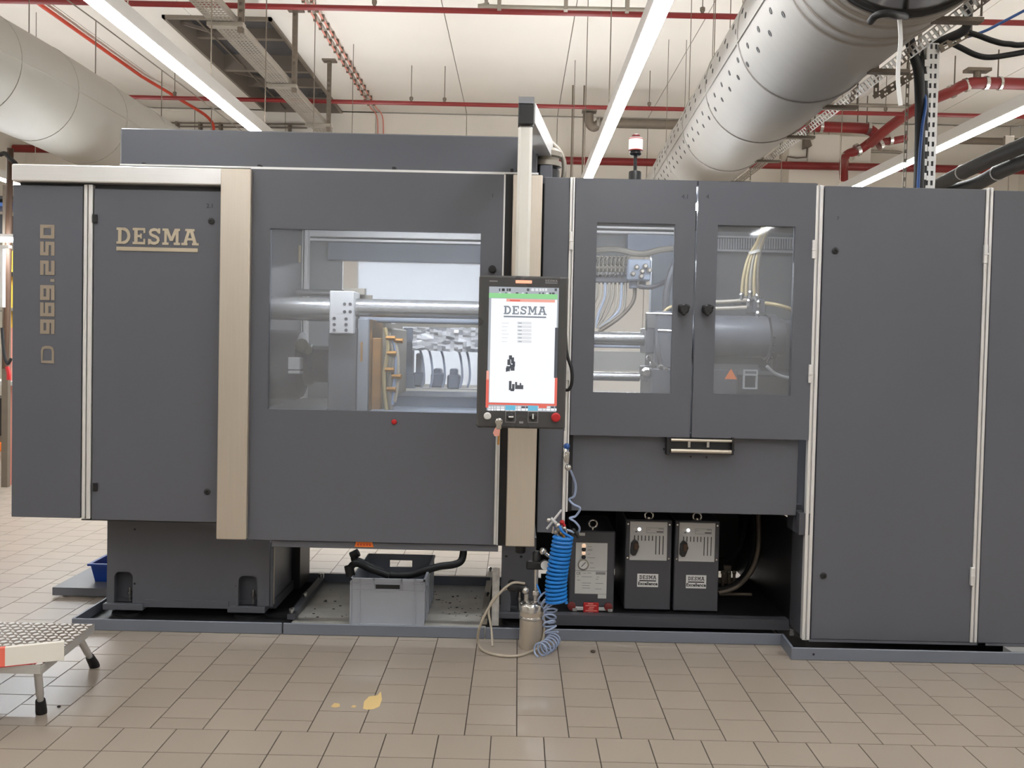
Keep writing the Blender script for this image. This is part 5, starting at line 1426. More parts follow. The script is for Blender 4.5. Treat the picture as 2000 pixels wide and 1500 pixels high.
for i, py in enumerate((1160, 1168)):
    a_, b_ = P(1405, py, 5.2), P(1468, py + 1, 5.2); mb = MB(); mb.cyl(a_, b_, .01, 8); tag(mb.build('floor_pipe', M['zincd'], None, True), ('thin grey pipe on the dark shelf beside the cooling unit, upper of two', 'thin grey pipe on the dark shelf beside the cooling unit, lower of two')[i], 'pipe')
a_ = P(1548, 1215, 4.7); t = thing('drain_cock', 'small bright drain cock in the dark corner beside the tall cabinet', 'valve', a_)
mb = MB(); mb.tube(smooth([a_ + Vector((0, 0, .02)), a_ + Vector((.01, 0, -.02)), a_ + Vector((-.006, 0, -.05))], 5), .006, 8); mb.build('hook', M['chrome'], t, True)
mb = MB(); mb.box(a_.x - .02, a_.x + .004, 4.68, 4.71, .03, .065, .003); mb.build('body', M['chrome'], t)

# blue bin on a low platform behind the pedestal
YW = 5.9
YL = 5.2
a, b, c, d = XZ(103, 215, 1150, 1160, YL)
b = tlx0 - .006
t = thing('low_platform', 'low grey sheet platform behind the pedestal, carrying the blue bin', 'platform', ((a + b) / 2, 5.5, 0))
zp = P(110, 1147, YL).z
mb = MB(); mb.box(a, b, YL, 6.0, zp - .006, zp); mb.build('sheet', M['grey2'], t)
mb = MB(); mb.box(a, b, YL - .004, YL, zp - .045, zp); mb.build('front_edge', M['grey2'], t)
for x in (a + .03, b - .06):
    for y in (YL + .05, 5.9):
        mb = MB(); mb.box(x, x + .03, y, y + .03, 0, zp - .006); mb.build('leg', M['darkgrey'], t)
x0 = P(176, 1120, 5.32).x
zb1 = P(190, 1101, 5.32).z
t = thing('blue_bin', 'open blue plastic bin on the low grey platform', 'bin', (x0 + .12, 5.5, zp))
mb = MB(); w = .22
def shell(mb, x0, x1, y0, y1, z0, z1, th, tp):
    """open box widening upwards by tp"""
    o = [(x0 + tp, y0 + tp), (x1 - tp, y0 + tp), (x1 - tp, y1 - tp), (x0 + tp, y1 - tp)]
    O = [(x0, y0), (x1, y0), (x1, y1), (x0, y1)]
    I = [(x0 + th, y0 + th), (x1 - th, y0 + th), (x1 - th, y1 - th), (x0 + th, y1 - th)]
    i = [(x0 + tp + th, y0 + tp + th), (x1 - tp - th, y0 + tp + th), (x1 - tp - th, y1 - tp - th), (x0 + tp + th, y1 - tp - th)]
    vs = [(p[0], p[1], z0) for p in o] + [(p[0], p[1], z1) for p in O] + [(p[0], p[1], z1) for p in I] + [(p[0], p[1], z0 + th) for p in i]
    fs = [(3, 2, 1, 0), (12, 13, 14, 15)]
    for k in range(4):
        j = (k + 1) % 4
        fs += [(k, j, 4 + j, 4 + k), (4 + k, 4 + j, 8 + j, 8 + k), (8 + k, 8 + j, 12 + j, 12 + k)]
    return mb.add(vs, fs)
shell(mb, x0, x0 + w, 5.32, 5.72, zp, zb1, .006, .02); mb.build('body', M['bluebin'], t)
mb = MB(); mb.ring((0, 0, 0, 0), (0, 0, 0, 0), 0, 0) if False else None
mb = MB(); th = .012
mb.box(x0 - th, x0 + w + th, 5.32 - th, 5.32, zb1 - .012, zb1); mb.box(x0 - th, x0 + w + th, 5.72, 5.72 + th, zb1 - .012, zb1); mb.box(x0 - th, x0, 5.32, 5.72, zb1 - .012, zb1); mb.box(x0 + w, x0 + w + th, 5.32, 5.72, zb1 - .012, zb1)
mb.build('rim', M['bluebin'], t)

# dirt specks on the dirty tray sheet
random.seed(11)
mb = MB()
for k in range(60):
    q0 = random.choice((random.uniform(590, 680), random.uniform(845, 940), random.uniform(845, 940)))
    g = G(q0, random.uniform(1150, 1205), .009)
    if tmx0 + .03 < g.x < tmx1 - .03 and YT + .05 < g.y < YT + .95:
        r_ = random.choice((.004, .005, .006, .009)); mb.ball((g.x, g.y, .0085), r_, 6, (1, random.uniform(.5, 1), .3))
o = mb.build('dirt_specks', M['rubber']); o['kind'] = 'stuff'; tag(o, 'black rubber specks scattered on the pale sheet of the open drip tray', 'dirt')
# crate with the loose hose
p0 = G(684, 1219, .01); p1 = G(828, 1221, .01)
x0, x1, y0 = p0.x, p1.x, p0.y
y1 = y0 + .56; z0 = .008; z1 = P(755, 1130, y0).z
t = thing('storage_crate', 'grey plastic crate with black handle slot standing in the open drip tray', 'crate', ((x0 + x1) / 2, (y0 + y1) / 2, z0))
def cside(mb, o):
    pass
th = .006
mb = MB(); mb.box(x0, x1, y0, y1, z0, z0 + .006); mb.build('bottom', M['crate'], t)
def wall_slot(xa, xb, ya, yb, za, zb, s):   # wall in xz with slot s
    mb = MB(); mb.ring((xa, xb, za, zb), s, ya, yb); return mb
cxm = (x0 + x1) / 2; hw = (x1 - x0) * .165
sl = (cxm - hw, cxm + hw, z1 - .056, z1 - .03)
mb = wall_slot(x0, x1, y0, y0 + th, z0, z1, sl)
fw = mb.build('front_wall', M['crate'], t)
mb = MB(); mb.box(sl[0] - .004, sl[1] + .004, y0 + th, y0 + th + .004, sl[2] - .004, sl[3] + .004); lab(mb.build('slot_cover', M['black'], fw), 'black handle insert')
mb = MB()
for (xa, xb, za, zb) in ((x0 - .003, x1 + .003, z1 - .012, z1), (x0, x1, z1 - .066, z1 - .061), (x0, x1, z1 - .03, z1 - .026), (x0 + .045, x0 + .05, z0, z1), (x1 - .05, x1 - .045, z0, z1), (cxm - .07 - .005, cxm - .07, z1 - .06, z1), (cxm + .07, cxm + .075, z1 - .06, z1), (x0 - .003, x0 + .006, z0, z1), (x1 - .006, x1 + .003, z0, z1), (x0, x1, z0, z0 + .008)):
    mb.box(xa, xb, y0 - .008, y0, za, zb)
mb.build('rib', M['crate'], t)
mb = wall_slot(x0, x1, y1 - th, y1, z0, z1, (cxm - .065, cxm + .065, z1 - .075, z1 - .035)); mb.build('rear_wall', M['crate'], t)
for (xa, xb) in ((x0, x0 + th), (x1 - th, x1)):
    mb = MB(); mb.box(xa, xb, y0 + th, y1 - th, z0, z1); mb.build('side_wall', M['crate'], t)
mb = MB()
for i in range(4):
    yy = y0 + .1 + i * .12
    mb.box(x1, x1 + .006, yy, yy + .005, z0, z1, 0)
mb.box(x1, x1 + .006, y0, y1, z1 - .012, z1); mb.box(x1, x1 + .006, y0, y1, z1 - .066, z1 - .06); mb.build('rib', M['crate'], t)
t = thing('drain_hose', 'black hose hanging from below the sliding door into the grey crate', 'hose', P(800, 1115, 4.95))
mb = MB(); mb.tube(smooth([P(905, 1060, 5.05), P(905, 1080, 5.02), P(900, 1096, 5.0), P(885, 1103, 4.98), P(860, 1106, 4.97), P(835, 1113, 4.96), P(800, 1123, 4.96), P(765, 1123, 4.96), P(735, 1112, 4.96), P(705, 1098, 4.96), P(693, 1093, 4.96), P(693, 1086, 4.96)], 8), .02, 14); mb.build('hose', M['rubber'], t, True)
mb = MB(); q = P(693, 1083, 4.96); mb.cyl(q + Vector((-.02, 0, -.01)), q + Vector((.02, 0, .012)), .022, 12); mb.build('hose_end', M['rubber'], t, True)
t = thing('cut_hose', 'short black hose end lying over the crate corner', 'hose', P(690, 1110, 4.9))
mb = MB(); mb.tube(smooth([P(760, 1124, 4.9), P(725, 1112, 4.9), P(700, 1101, 4.88), P(688, 1104, 4.86), P(684, 1114, 4.85)], 8), .019, 12); mb.build('hose', M['rubber'], t, True)
q = P(683, 1114, 4.85); mb = MB(); mb.cyl(q + Vector((-.006, 0, .025)), q + Vector((.006, 0, -.028)), .025, 12); mb.build('hose_end', M['rubber'], t, True)

# pressure canister
q = G(1036, 1264, 0)
r = .0565
zt = P(1040, 1180, q.y).z
t = thing('pressure_canister', 'silver pressure canister with black regulators standing on the tiles', 'canister', (q.x, q.y, 0))
mb = MB(); mb.lathe((q.x, q.y, 0), [(r * .94, 0), (r, .008), (r, zt - .035), (r * 1.02, zt - .03)], n=32); mb.build('vessel', M['steel'], t, True)
mb = MB(); mb.lathe((q.x, q.y, zt - .03), [(r * 1.09, 0), (r * 1.09, .03), (r * 1.02, .036), (r * .8, .045), (r * .3, .05)], n=32); mb.build('lid', M['chrome'], t, True)
mb = MB(); mb.lathe((q.x, q.y, zt - .07), [(r * 1.02, 0), (r * 1.05, .003), (r * 1.05, .012), (r * 1.02, .015)], n=32); mb.build('band', M['chrome'], t, True)
zl = zt + .015
mb = MB(); mb.cyl((q.x + .02, q.y, zl), (q.x + .02, q.y, zl + .16), .011, 12); mb.box(q.x + .004, q.x + .036, q.y - .016, q.y + .016, zl + .03, zl + .055, .003); mb.build('riser', M['chrome'], t, True)
mb = MB(); mb.cyl((q.x - .025, q.y, zl), (q.x - .025, q.y, zl + .04), .012, 12); mb.ball((q.x - .03, q.y - .01, zl + .055), .02); mb.build('release_valve', M['chrome'], t, True)
mb = MB(); mb.box(q.x - .03, q.x + .07, q.y - .02, q.y + .02, zl + .16, zl + .2, .006); mb.lathe((q.x + .06, q.y - .02, zl + .19), [(.024, 0), (.024, .02), (.02, .024)], (0, -1, 0), 16); mb.lathe((q.x + .02, q.y, zl + .2), [(.02, 0), (.02, .04), (.012, .05)], n=14); mb.build('regulator', M['black'], t, True)
mb = MB(); mb.lathe((q.x + .062, q.y - .045, zl + .19), [(.022, 0), (.022, .003)], (0, -1, 0), 16); mb.build('gauge_face', M['label'], t)
mb = MB(); mb.lathe((q.x - .04, q.y + .02, zl + .06), [(.024, 0), (.024, .03), (.03, .04), (.03, .07), (.02, .08)], (-1, 0, .15), 14); mb.build('valve_knob', M['black'], t, True)
mb = MB(); mb.lathe((q.x - .06, q.y + .03, zl + .24), [(.026, 0), (.026, .04), (.02, .05)], (0, -.3, 1), 14); mb.build('valve_knob', M['black'], t, True)
mb = MB(); mb.ball((q.x + .05, q.y - .01, zl + .25), .02); mb.cyl((q.x + .05, q.y - .01, zl + .25), (q.x + .09, q.y - .01, zl + .22), .012, 10); mb.ball((q.x + .09, q.y - .02, zl + .2), .018); mb.build('fitting', M['chrome'], t, True)
for k in range(3):
    text(('0', '5', 'L')[k], q.x + .012 + k * .012, zt - .19, q.y - r - .0005, .014, M['ink'], t, 'marking') if False else None
# clear hose loops on floor
pts = [P(1025, 1140, q.y), P(1000, 1139, q.y - .01), P(975, 1160, q.y - .02), P(950, 1195, q.y - .03), P(936, 1228, q.y - .03), G(934, 1255, .01), G(945, 1271, .008), G(975, 1280, .008), G(1010, 1281, .008), G(1035, 1273, .01), P(1056, 1262, q.y - .06), P(1062, 1235, q.y), P(1061, 1200, q.y), P(1050, 1175, q.y)]
mb = MB(); mb.tube(smooth(pts, 8), .0065, 8); tag(mb.build('clear_hose', M['tan'], None, True), 'thin beige hose looping over the tiles round the silver canister', 'hose')
pts = [G(962, 1262, .008), P(960, 1230, q.y + .02), P(955, 1190, q.y + .06), P(968, 1165, q.y + .08), P(990, 1150, q.y + .1), P(1010, 1155, q.y + .1)]
mb = MB(); mb.tube(smooth(pts, 8), .006, 8); tag(mb.build('clear_hose', M['tan'], None, True), 'short thin beige hose in front of the dirty sheet beside the stainless pillar foot', 'hose')
pts = [P(1050, 1190, q.y + .1), P(1048, 1040, 4.42), P(1060, 1030, 4.4)]
# coiled hoses
def helix(path, R, turns, n=14, R2=None):
    path = smooth(path, 8)
    L = [0]
    for a, b in zip(path, path[1:]): L.append(L[-1] + (b - a).length)
    out = []
    N = int(turns * n)
    for k in range(N + 1):
        s = L[-1] * k / N
        i = max(j for j in range(len(L)) if L[j] <= s + 1e-9); i = min(i, len(path) - 2)
        f = (s - L[i]) / max(1e-9, L[i + 1] - L[i])
        p = path[i].lerp(path[i + 1], f)
        d = (path[i + 1] - path[i]).normalized()
        u = d.cross(Vector((0, 1, 0))).normalized(); w = d.cross(u)
        a = 2 * math.pi * k / n
        rr = R if R2 is None else R + (R2 - R) * k / N
        out.append(p + (u * math.cos(a) + w * math.sin(a)) * rr)
    return out
YH = 4.33
t = thing('coiled_hose', 'thick bright blue coiled air hose hanging beside the silver canister', 'hose', P(1088, 1180, YH))
hp = helix([P(1100, 1048, YH), P(1094, 1085, YH), P(1088, 1120, YH), P(1086, 1150, YH), P(1087, 1178, YH)], .043, 17, R2=.047)
mb = MB(); mb.tube(hp, .0078, 8); mb.build('coil', M['bluehose'], t, True)
mb = MB(); mb.tube(smooth([hp[0], P(1100, 1040, YH), P(1095, 1032, YH), P(1092, 1025, YH + .05)], 6), .0065, 8); mb.tube(smooth([hp[-1], P(1098, 1165, YH + .07), P(1107, 1120, YH + .07), P(1107, 1070, YH + .07), P(1098, 1036, YH + .05)], 6), .0065, 8); mb.build('hose_tail', M['bluehose'], t, True)
t = thing('coiled_hose', 'thin pale blue coiled hose sagging to the floor beside the canister', 'hose', G(1065, 1272, 0))
hp = helix([P(1058, 1165, 4.45), P(1075, 1190, 4.4), P(1072, 1215, 4.35), P(1078, 1238, 4.33)], .03, 7)
mb = MB(); mb.tube(hp, .0045, 8); mb.build('coil', M['clear'], t, True)
hp = helix([G(1082, 1248, .04), G(1070, 1262, .035), G(1052, 1270, .035)], .032, 6)
mb = MB(); mb.tube(hp, .0045, 8); mb.build('coil', M['clear'], t, True)
mb = MB(); mb.tube(smooth([P(1058, 1165, 4.45), P(1052, 1150, 4.46), P(1048, 1140, q.y)], 5), .0045, 8); mb.build('hose_tail', M['bluehose'], t, True)
# blow gun and coiled cable on the profile
t = thing('blow_gun', 'small chrome blow gun hanging on the white profile with a blue connector', 'air gun', P(1107, 890, 4.4))
a_ = P(1107, 872, 4.42); mb = MB(); mb.ball(a_, .016); mb.cyl(a_, a_ + Vector((0, 0, -.03)), .009, 8); mb.build('connector', M['bluecable'], t, True)
mb = MB(); mb.tube(smooth([P(1106, 878, 4.41), P(1103, 890, 4.4), P(1107, 902, 4.4)], 5), .009, 10); mb.box(a_.x - .004, a_.x + .012, 4.385, 4.41, a_.z - .075, a_.z - .02, .003); mb.build('gun_body', M['chrome'], t, True)
a_ = P(1110, 913, 4.41); mb = MB(); mb.ball(a_, .017); mb.build('nozzle_cup', M['chrome'], t, True)
pts = [P(1114, 918, 4.42), P(1124, 945, 4.45), P(1122, 968, 4.46), P(1112, 975, 4.47), P(1120, 985, 4.46), P(1133, 993, 4.46), P(1124, 1008, 4.47), P(1113, 1012, 4.47), P(1124, 1020, 4.46), P(1132, 1032, 4.47), P(1126, 1046, 4.5)]
mb = MB(); mb.tube(smooth(pts, 8), .0055, 8); tag(mb.build('coiled_cable', M['clear'], None, True), 'stretched pale blue spiral hose under the blow gun, in front of the recessed panel', 'hose')
t = thing('spray_gun', 'small silver spray gun with red fittings hanging above the blue coil', 'air gun', P(1088, 1025, 4.38))
a_ = P(1068, 1033, 4.38); b_ = P(1097, 996, 4.38); mb = MB(); mb.cyl(a_, b_, .006, 8); mb.cyl(P(1076, 1012, 4.38), P(1094, 1030, 4.38), .008, 8); mb.build('gun_body', M['silver'], t, True)
mb = MB(); mb.cyl(P(1082, 1028, 4.37), P(1080, 1042, 4.37), .007, 8); mb.ball(P(1072, 1016, 4.38), .012); mb.ball(P(1090, 1026, 4.36), .014); mb.build('trigger', M['chrome'], t, True)
for (px, py, m) in ((1098, 1020, 'redp'), (1092, 1034, 'zinc'), (1102, 1032, 'chrome'), (1086, 1040, 'zinc'), (1097, 1042, 'brass'), (1126, 1042, 'rubber'), (1120, 1036, 'rubber')):
    p = P(px, py, 4.37 if px < 1110 else 4.46); mb = MB(); mb.ball(p, .012, 10); mb.cyl(p, p + Vector((.012, 0, -.02)), .008, 8); mb.build('fitting', M[m], t, True)
mb = MB(); mb.tube(smooth([P(1100, 1033, 4.42), P(1110, 1036, 4.44), P(1122, 1040, 4.46)], 5), .006, 8); mb.tube(smooth([P(1104, 1040, 4.42), P(1112, 1052, 4.42), P(1115, 1066, 4.42), P(1108, 1078, 4.42)], 5), .005, 8); mb.build('thin_hose', M['clear'], t, True)

# signal beacon on the glazed guard
Y_ = 5.0
a_ = P(1240, 346, Y_)
t = thing('signal_beacon', 'white signal beacon with red rims on a short black stem', 'beacon', a_)
s = 1 / (FPX / Y_)
z = lambda py: P(1240, py, Y_).z - a_.z
hb = a_.z - zg
mb = MB(); mb.lathe(a_ - Vector((0, 0, hb)), [(12.2 * s, 0), (12.2 * s, hb + z(337)), (11 * s, hb + z(335)), (4 * s, hb + z(334))], n=24); mb.build('foot', M['black'], t, True)
mb = MB(); mb.lathe(a_, [(3.4 * s, z(336)), (3.4 * s, z(304)), (9 * s, z(304)), (11.5 * s, z(301)), (10 * s, z(298)), (10 * s, z(293))], n=20); mb.build('stem', M['black'], t, True)
mb = MB(); mb.lathe(a_, [(13.6 * s, z(293)), (13.6 * s, z(291)), (13.6 * s, z(272)), (13 * s, z(270))], n=28); mb.build('lens', M['beacon'], t, True)
M['rim'] = mat('beacon_red', rgb(190, 60, 54), .3)
for py in (293, 271):
    mb = MB(); mb.lathe(a_, [(12 * s, z(py + 2)), (14 * s, z(py + 1.5)), (14 * s, z(py)), (11 * s, z(py - 1))], n=28); mb.build('rim', M['rim'], t, True)
mb = MB(); mb.lathe(a_, [(8.5 * s, z(270)), (8.5 * s, z(264)), (7 * s, z(263))], n=20); lab(mb.build('cap', mat('beacon_cap', rgb(112, 44, 44), .35), t, True), 'dark red cap')

# slotted cable post with hoses
YK = 5.0
t = thing('cable_post', 'bright slotted metal post rising from the tall cabinet with bundled black cables', 'cable post', P(1806, 368, YK))
zt_, zb_ = P(1822, 84, YK), P(1816, 368, YK)
xk = (P(1822, 90, YK).x + P(1816, 360, YK).x) / 2
wd = .064
mb = MB(); mb.slotted((xk, YK, zb_.z - .01), (xk, YK, zt_.z), wd, .004, (1, 0, 0), .052, .026, 2, 1.0); mb.box(xk - wd / 2 - .004, xk - wd / 2, YK, YK + .04, zb_.z - .01, zt_.z); mb.build('slotted_post', M['zincb'], t)
mb = MB(); mb.box(xk - wd / 2 + .001, xk + wd / 2, YK + .004, YK + .01, zb_.z - .01, zt_.z); lab(mb.build('channel_back', M['darkgrey'], t), 'dark channel back behind the slots')  # dark plate stands in for the shade inside the channel
mb = MB(); x2 = xk - .125; mb.slotted((x2, YK + .02, zb_.z - .01), (x2, YK + .02, zt_.z - .1), .018, .004, (1, 0, 0), .05, .03, 1, .4); mb.build('side_post', M['zinc'], t)
for k in range(9):
    zz_ = zb_.z + .04 + k * .075; mb = MB(); mb.box(xk - .062, xk - wd / 2, YK - .04, YK - .034, zz_, zz_ + .035); mb.build('rung', M['zincb'], t)
mb = MB(); mb.slotted(P(1835, 96, YK - .02), P(1895, 62, YK - .02), .045, .004, (0, -.2, 1), .05, .024, 2, .6); mb.build('slanted_rail', M['zincd'], t)
mb = MB(); mb.slotted(P(1888, 66, YK - .03), P(1894, -40, YK - .03), .026, .004, (1, 0, 0), .05, .024, 1, .6); mb.px(1890, 1901, -40, 60, YK - .02, YK - .0); mb.build('upper_rail', M['zincd'], t)
for i, (pts, r, m) in enumerate((
    ([(1760, 5, 4.9), (1768, 40, 4.95), (1777, 80, 5.0), (1786, 112, 5.04), (1795, 150, 4.97), (1797, 250, 4.97), (1794, 375, 4.97)], .027, 'rubber'),
    ([(1893, -30, 4.94), (1890, 30, 4.94), (1884, 58, 4.96), (1845, 78, 5.0), (1815, 92, 5.05), (1802, 125, 5.05), (1803, 170, 4.98), (1804, 240, 4.98), (1799, 375, 5.02)], .025, 'rubber'),
    ([(1843, 82, 5.04), (1822, 92, 5.08), (1808, 125, 5.08), (1806, 200, 5.08), (1803, 375, 5.08)], .016, 'rubber'),
    ([(1790, 125, 5.02), (1798, 160, 5.0), (1808, 200, 4.94), (1801, 250, 4.93), (1796, 310, 4.93), (1793, 372, 4.93)], .008, 'bluecable'),
    ([(1786, 150, 4.98), (1796, 185, 4.97), (1807, 215, 4.97)], .004, 'silver'))):
    mb = MB(); mb.tube(smooth([P(*p) for p in pts], 7), r, 10); mb.build('cable', M[m], t, True)
for i, (pts, r, m, lb) in enumerate((
    ([(1892, 64, 4.98), (1910, 69, 4.98), (1940, 80, 4.98), (1970, 86, 4.98), (2030, 84, 4.98), (2300, 40, 5.0)], .015, 'rubber', 'black cable sagging from the slotted post, upper of two'),
    ([(1862, 86, 5.0), (1880, 95, 5.0), (1905, 107, 5.0), (1930, 112, 5.0), (1965, 108, 5.0), (2030, 96, 5.0), (2300, 44, 5.0)], .015, 'rubber', 'black cable sagging from the slotted post, lower of two'),
    ([(1890, 72, 5.05), (1925, 60, 5.05), (1960, 42, 5.05), (2030, 5, 5.05), (2300, -140, 5.05)], .008, 'bluecable', 'dark blue cable rising from the slotted post'))):
    mb = MB(); mb.tube(smooth([P(*p) for p in pts], 7), r, 10); tag(mb.build('power_cable', M[m], None, True), lb, 'cable')
p = [P(1757, 38, 3.55), P(1759, 80, 3.55), P(1755, 120, 3.55), P(1754, 160, 3.55), P(1759, 206, 3.55)]
mb = MB()
sp = smooth(p, 6)
for a, b in zip(sp, sp[1:]): mb.bar(a, b, .016, .003, Vector((0, 1, 0)))
tag(mb.build('white_strap', M['white']), 'white strap hanging from the perforated duct', 'strap')
mb = MB(); mb.tube(smooth([P(1700, 42, 3.5), P(1712, 30, 3.45), P(1735, 26, 3.45), P(1752, 30, 3.5), P(1768, 32, 3.7), P(1776, 38, 4.3)], 6), .014, 10); tag(mb.build('black_cable', M['rubber'], None, True), 'short black cable tied under the duct end beside the white strap', 'cable')
t = thing('slotted_bracket', 'dark slotted metal bracket hanging below the duct next to the cable post', 'bracket', P(1710, 190, 5.3))
mb = MB(); mb.slotted(P(1712, 92, 5.3), P(1711, 190, 5.3), .03, .004, (1, 0, 0), .05, .02, 1, .7); mb.build('hanger', M['zincd'], t)
mb = MB(); mb.slotted(P(1706, 190, 5.3), P(1785, 138, 5.3), .024, .004, (0, 0, 1), .045, .02, 1, .7); mb.build('arm', M['zincd'], t)
mb = MB(); mb.slotted(P(1720, 190, 5.2), P(1785, 148, 5.2), .024, .004, (0, 0, 1), .045, .02, 1, .7); mb.build('arm', M['zincd'], t)
a_ = P(1796, 105, 5.2); mb = MB(); mb.cyl(a_, (a_.x, a_.y, ZC), .012, 8); tag(mb.build('hanging_rod', M['zinc']), 'thin grey rod rising behind the cable post', 'rod')
# black insulated pipes
for i, (pts, lb) in enumerate((
    ([(1800, 378, 8.2), (1850, 352, 7.6), (1920, 318, 6.9), (2060, 258, 6.0)], 'thick black insulated pipe crossing behind the cable post, upper of two'),
    ([(1840, 378, 7.9), (1905, 360, 7.4), (1960, 332, 6.9), (2060, 292, 6.2)], 'thick black insulated pipe crossing behind the cable post, lower of two'))):
    P_ = [P(*p) for p in pts]; P_.append(P_[-1] + (P_[-1] - P_[-2]) * 1.6)
    t = thing('insulated_pipe', lb, 'pipe', P_[1])
    sp = smooth(P_, 6); mb = MB(); mb.tube(sp, .055, 16); mb.build('pipe', M['rubber'], t, True)
    k = 9 if i == 0 else 11
    d = (sp[k + 1] - sp[k]).normalized(); mb = MB(); mb.lathe(sp[k], [(.057, 0), (.061, .001), (.061, .012), (.057, .013)], d, 20); mb.build('clamp', M['silver'], t, True)
a_ = P(1968, 312, 6.72); mb = MB(); mb.box(a_.x - .035, a_.x + .035, 6.70, 6.73, a_.z, a_.z + .17, .004); tag(mb.build('pipe_support', M['zincd']), 'grey flat support above the black insulated pipes', 'bracket')

# step stool with a carton
zs_ = .235
A, B = G(184, 1219, zs_), G(60, 1219, zs_)
C_ = G(80, 1300, zs_)
yb_, yf_ = A.y, C_.y
xr_b, xr_f = A.x, C_.x
xr = (xr_b + xr_f) / 2
wst = .62
t = thing('step_stool', 'low aluminium step with diamond plate tread and black rubber feet', 'step stool', (xr - wst / 2, (yb_ + yf_) / 2, 0))
sk = (xr_b - xr_f)
def sx(y): return xr_f + sk * (y - yf_) / (yb_ - yf_)
xl_b = B.x
def poly_slab(mb, z0, z1, ins=0):
    pts = [(xr_f - wst, yf_), (xr_f, yf_), (xr_b, yb_), (xr_b - wst, yb_)]
    vs = [(x, y, z0) for x, y in pts] + [(x, y, z1) for x, y in pts]
    return mb.add(vs, [(3, 2, 1, 0), (4, 5, 6, 7), (0, 1, 5, 4), (1, 2, 6, 5), (2, 3, 7, 6), (3, 0, 4, 7)])
mb = MB(); poly_slab(mb, zs_ - .004, zs_); tr = mb.build('tread', M['zincd'], t)
mb = MB()
ny, nx = 15, 22
for j in range(ny):
    for i in range(nx):
        y = yf_ + (yb_ - yf_) * (j + .5) / ny
        x = sx(y) - wst + wst * (i + .5) / nx
        a = math.radians(35 if (i + j) % 2 else -35)
        u = Vector((math.cos(a), math.sin(a), 0)) * .0145; v = Vector((-math.sin(a), math.cos(a), 0)) * .006
        c = Vector((x, y, zs_))
        mb.add([c - u, c - v, c + u, c + v, c - u * .5 + Vector((0, 0, .005)), c + u * .5 + Vector((0, 0, .005))], [(0, 1, 4), (1, 2, 5), (1, 5, 4), (2, 3, 5), (3, 0, 4), (3, 4, 5)])
o = mb.build('diamond_relief', M['zincb'], tr); o['kind'] = 'stuff'
mb = MB()
mb.box(xr_f - wst, xr_f, yf_ - .003, yf_, zs_ - .032, zs_ + .001); mb.box(xr_b - wst, xr_b, yb_, yb_ + .003, zs_ - .032, zs_)
mb.bar((xr_f, yf_, zs_ - .018), (xr_b, yb_, zs_ - .018), .004, .034); mb.bar((xr_f - wst, yf_, zs_ - .018), (xr_b - wst, yb_, zs_ - .018), .004, .034)
mb.build('edge', M['zincb'], t)
for k, (px, py, x, y) in enumerate(((81, 1393, xr_f - .035, yf_ + .04), (186, 1302, xr_b - .03, yb_ - .04), (0, 0, xr_f - wst + .03, yf_ + .04), (0, 0, xr_b - wst + .03, yb_ - .04))):
    f = G(px, py, 0) if px else Vector((x - .04, y - (.03 if k == 2 else -.03), 0))
    top = Vector((x, y, zs_ - .005))
    if k == 1: top = Vector((f.x - .01, yb_ - .05, zs_ - .005))
    d = (top - f)
    mb = MB(); mb.tube([f + d * .12, f + d * .35, f + d * .38, f + d * .98], .0135, 14, radii=[.0125, .0125, .0145, .016]); lg = mb.build('leg', M['zincb'], t, True)
    mb = MB(); mb.tube([f, f + d * .05, f + d * .26, f + d * .27], .02, 14, radii=[.0205, .0215, .0185, .0175]); lab(mb.build('rubber_foot', M['rubber'], lg, True), 'black rubber foot')
# carton: front edge line from the photo
cz = zs_ + .004
b0, b1 = P(125, 1284, C_.y + .12), None
cxr = G(125, 1284, cz + .01)
t = thing('carton', 'flat white carton with a salmon red end lying on the step', 'box', (cxr.x - .2, cxr.y + .1, cz))
dirx = Vector((math.cos(math.radians(24)), math.sin(math.radians(24)), 0))
diry = Vector((-dirx.y, dirx.x, 0)); upv = Vector((0, 0, 1))
o_ = Vector((cxr.x, cxr.y, cz)); Lc, Dc, Hc = .5, .022, .07
mb = MB(); mb.obox(o_, dirx, diry, upv, -.2, 0, 0, Dc, 0, Hc); mb.build('box', M['card'], t)
mb = MB(); mb.obox(o_, dirx, diry, upv, -Lc, -.2, 0, Dc, 0, Hc); lab(mb.build('box_end', M['salmon'], t), 'salmon red end')
mb = MB(); mb.obox(o_ + Vector((-.02, -.01, -.002)), dirx, diry, upv, -Lc, -.05, 0, Dc + .12, -.001, .002); lab(mb.build('flap', M['redp'], t), 'red lower flap')
# crumb on the floor
for (px, py, r, nm, lb) in ((115, 1381, .008, 'rubber_crumb', 'small black rubber crumb on the tiles beside the step'), (1158, 1274, .014, 'dirt_lump', 'small dark dirt smear on the tiles before the drip tray')):
    g = G(px, py, 0); mb = MB(); mb.ball((g.x, g.y, r * .35), r, 8, (1, 1, .4)); tag(mb.build(nm, M['rubber'] if px < 500 else M['grout'], None, True), lb, 'crumb')

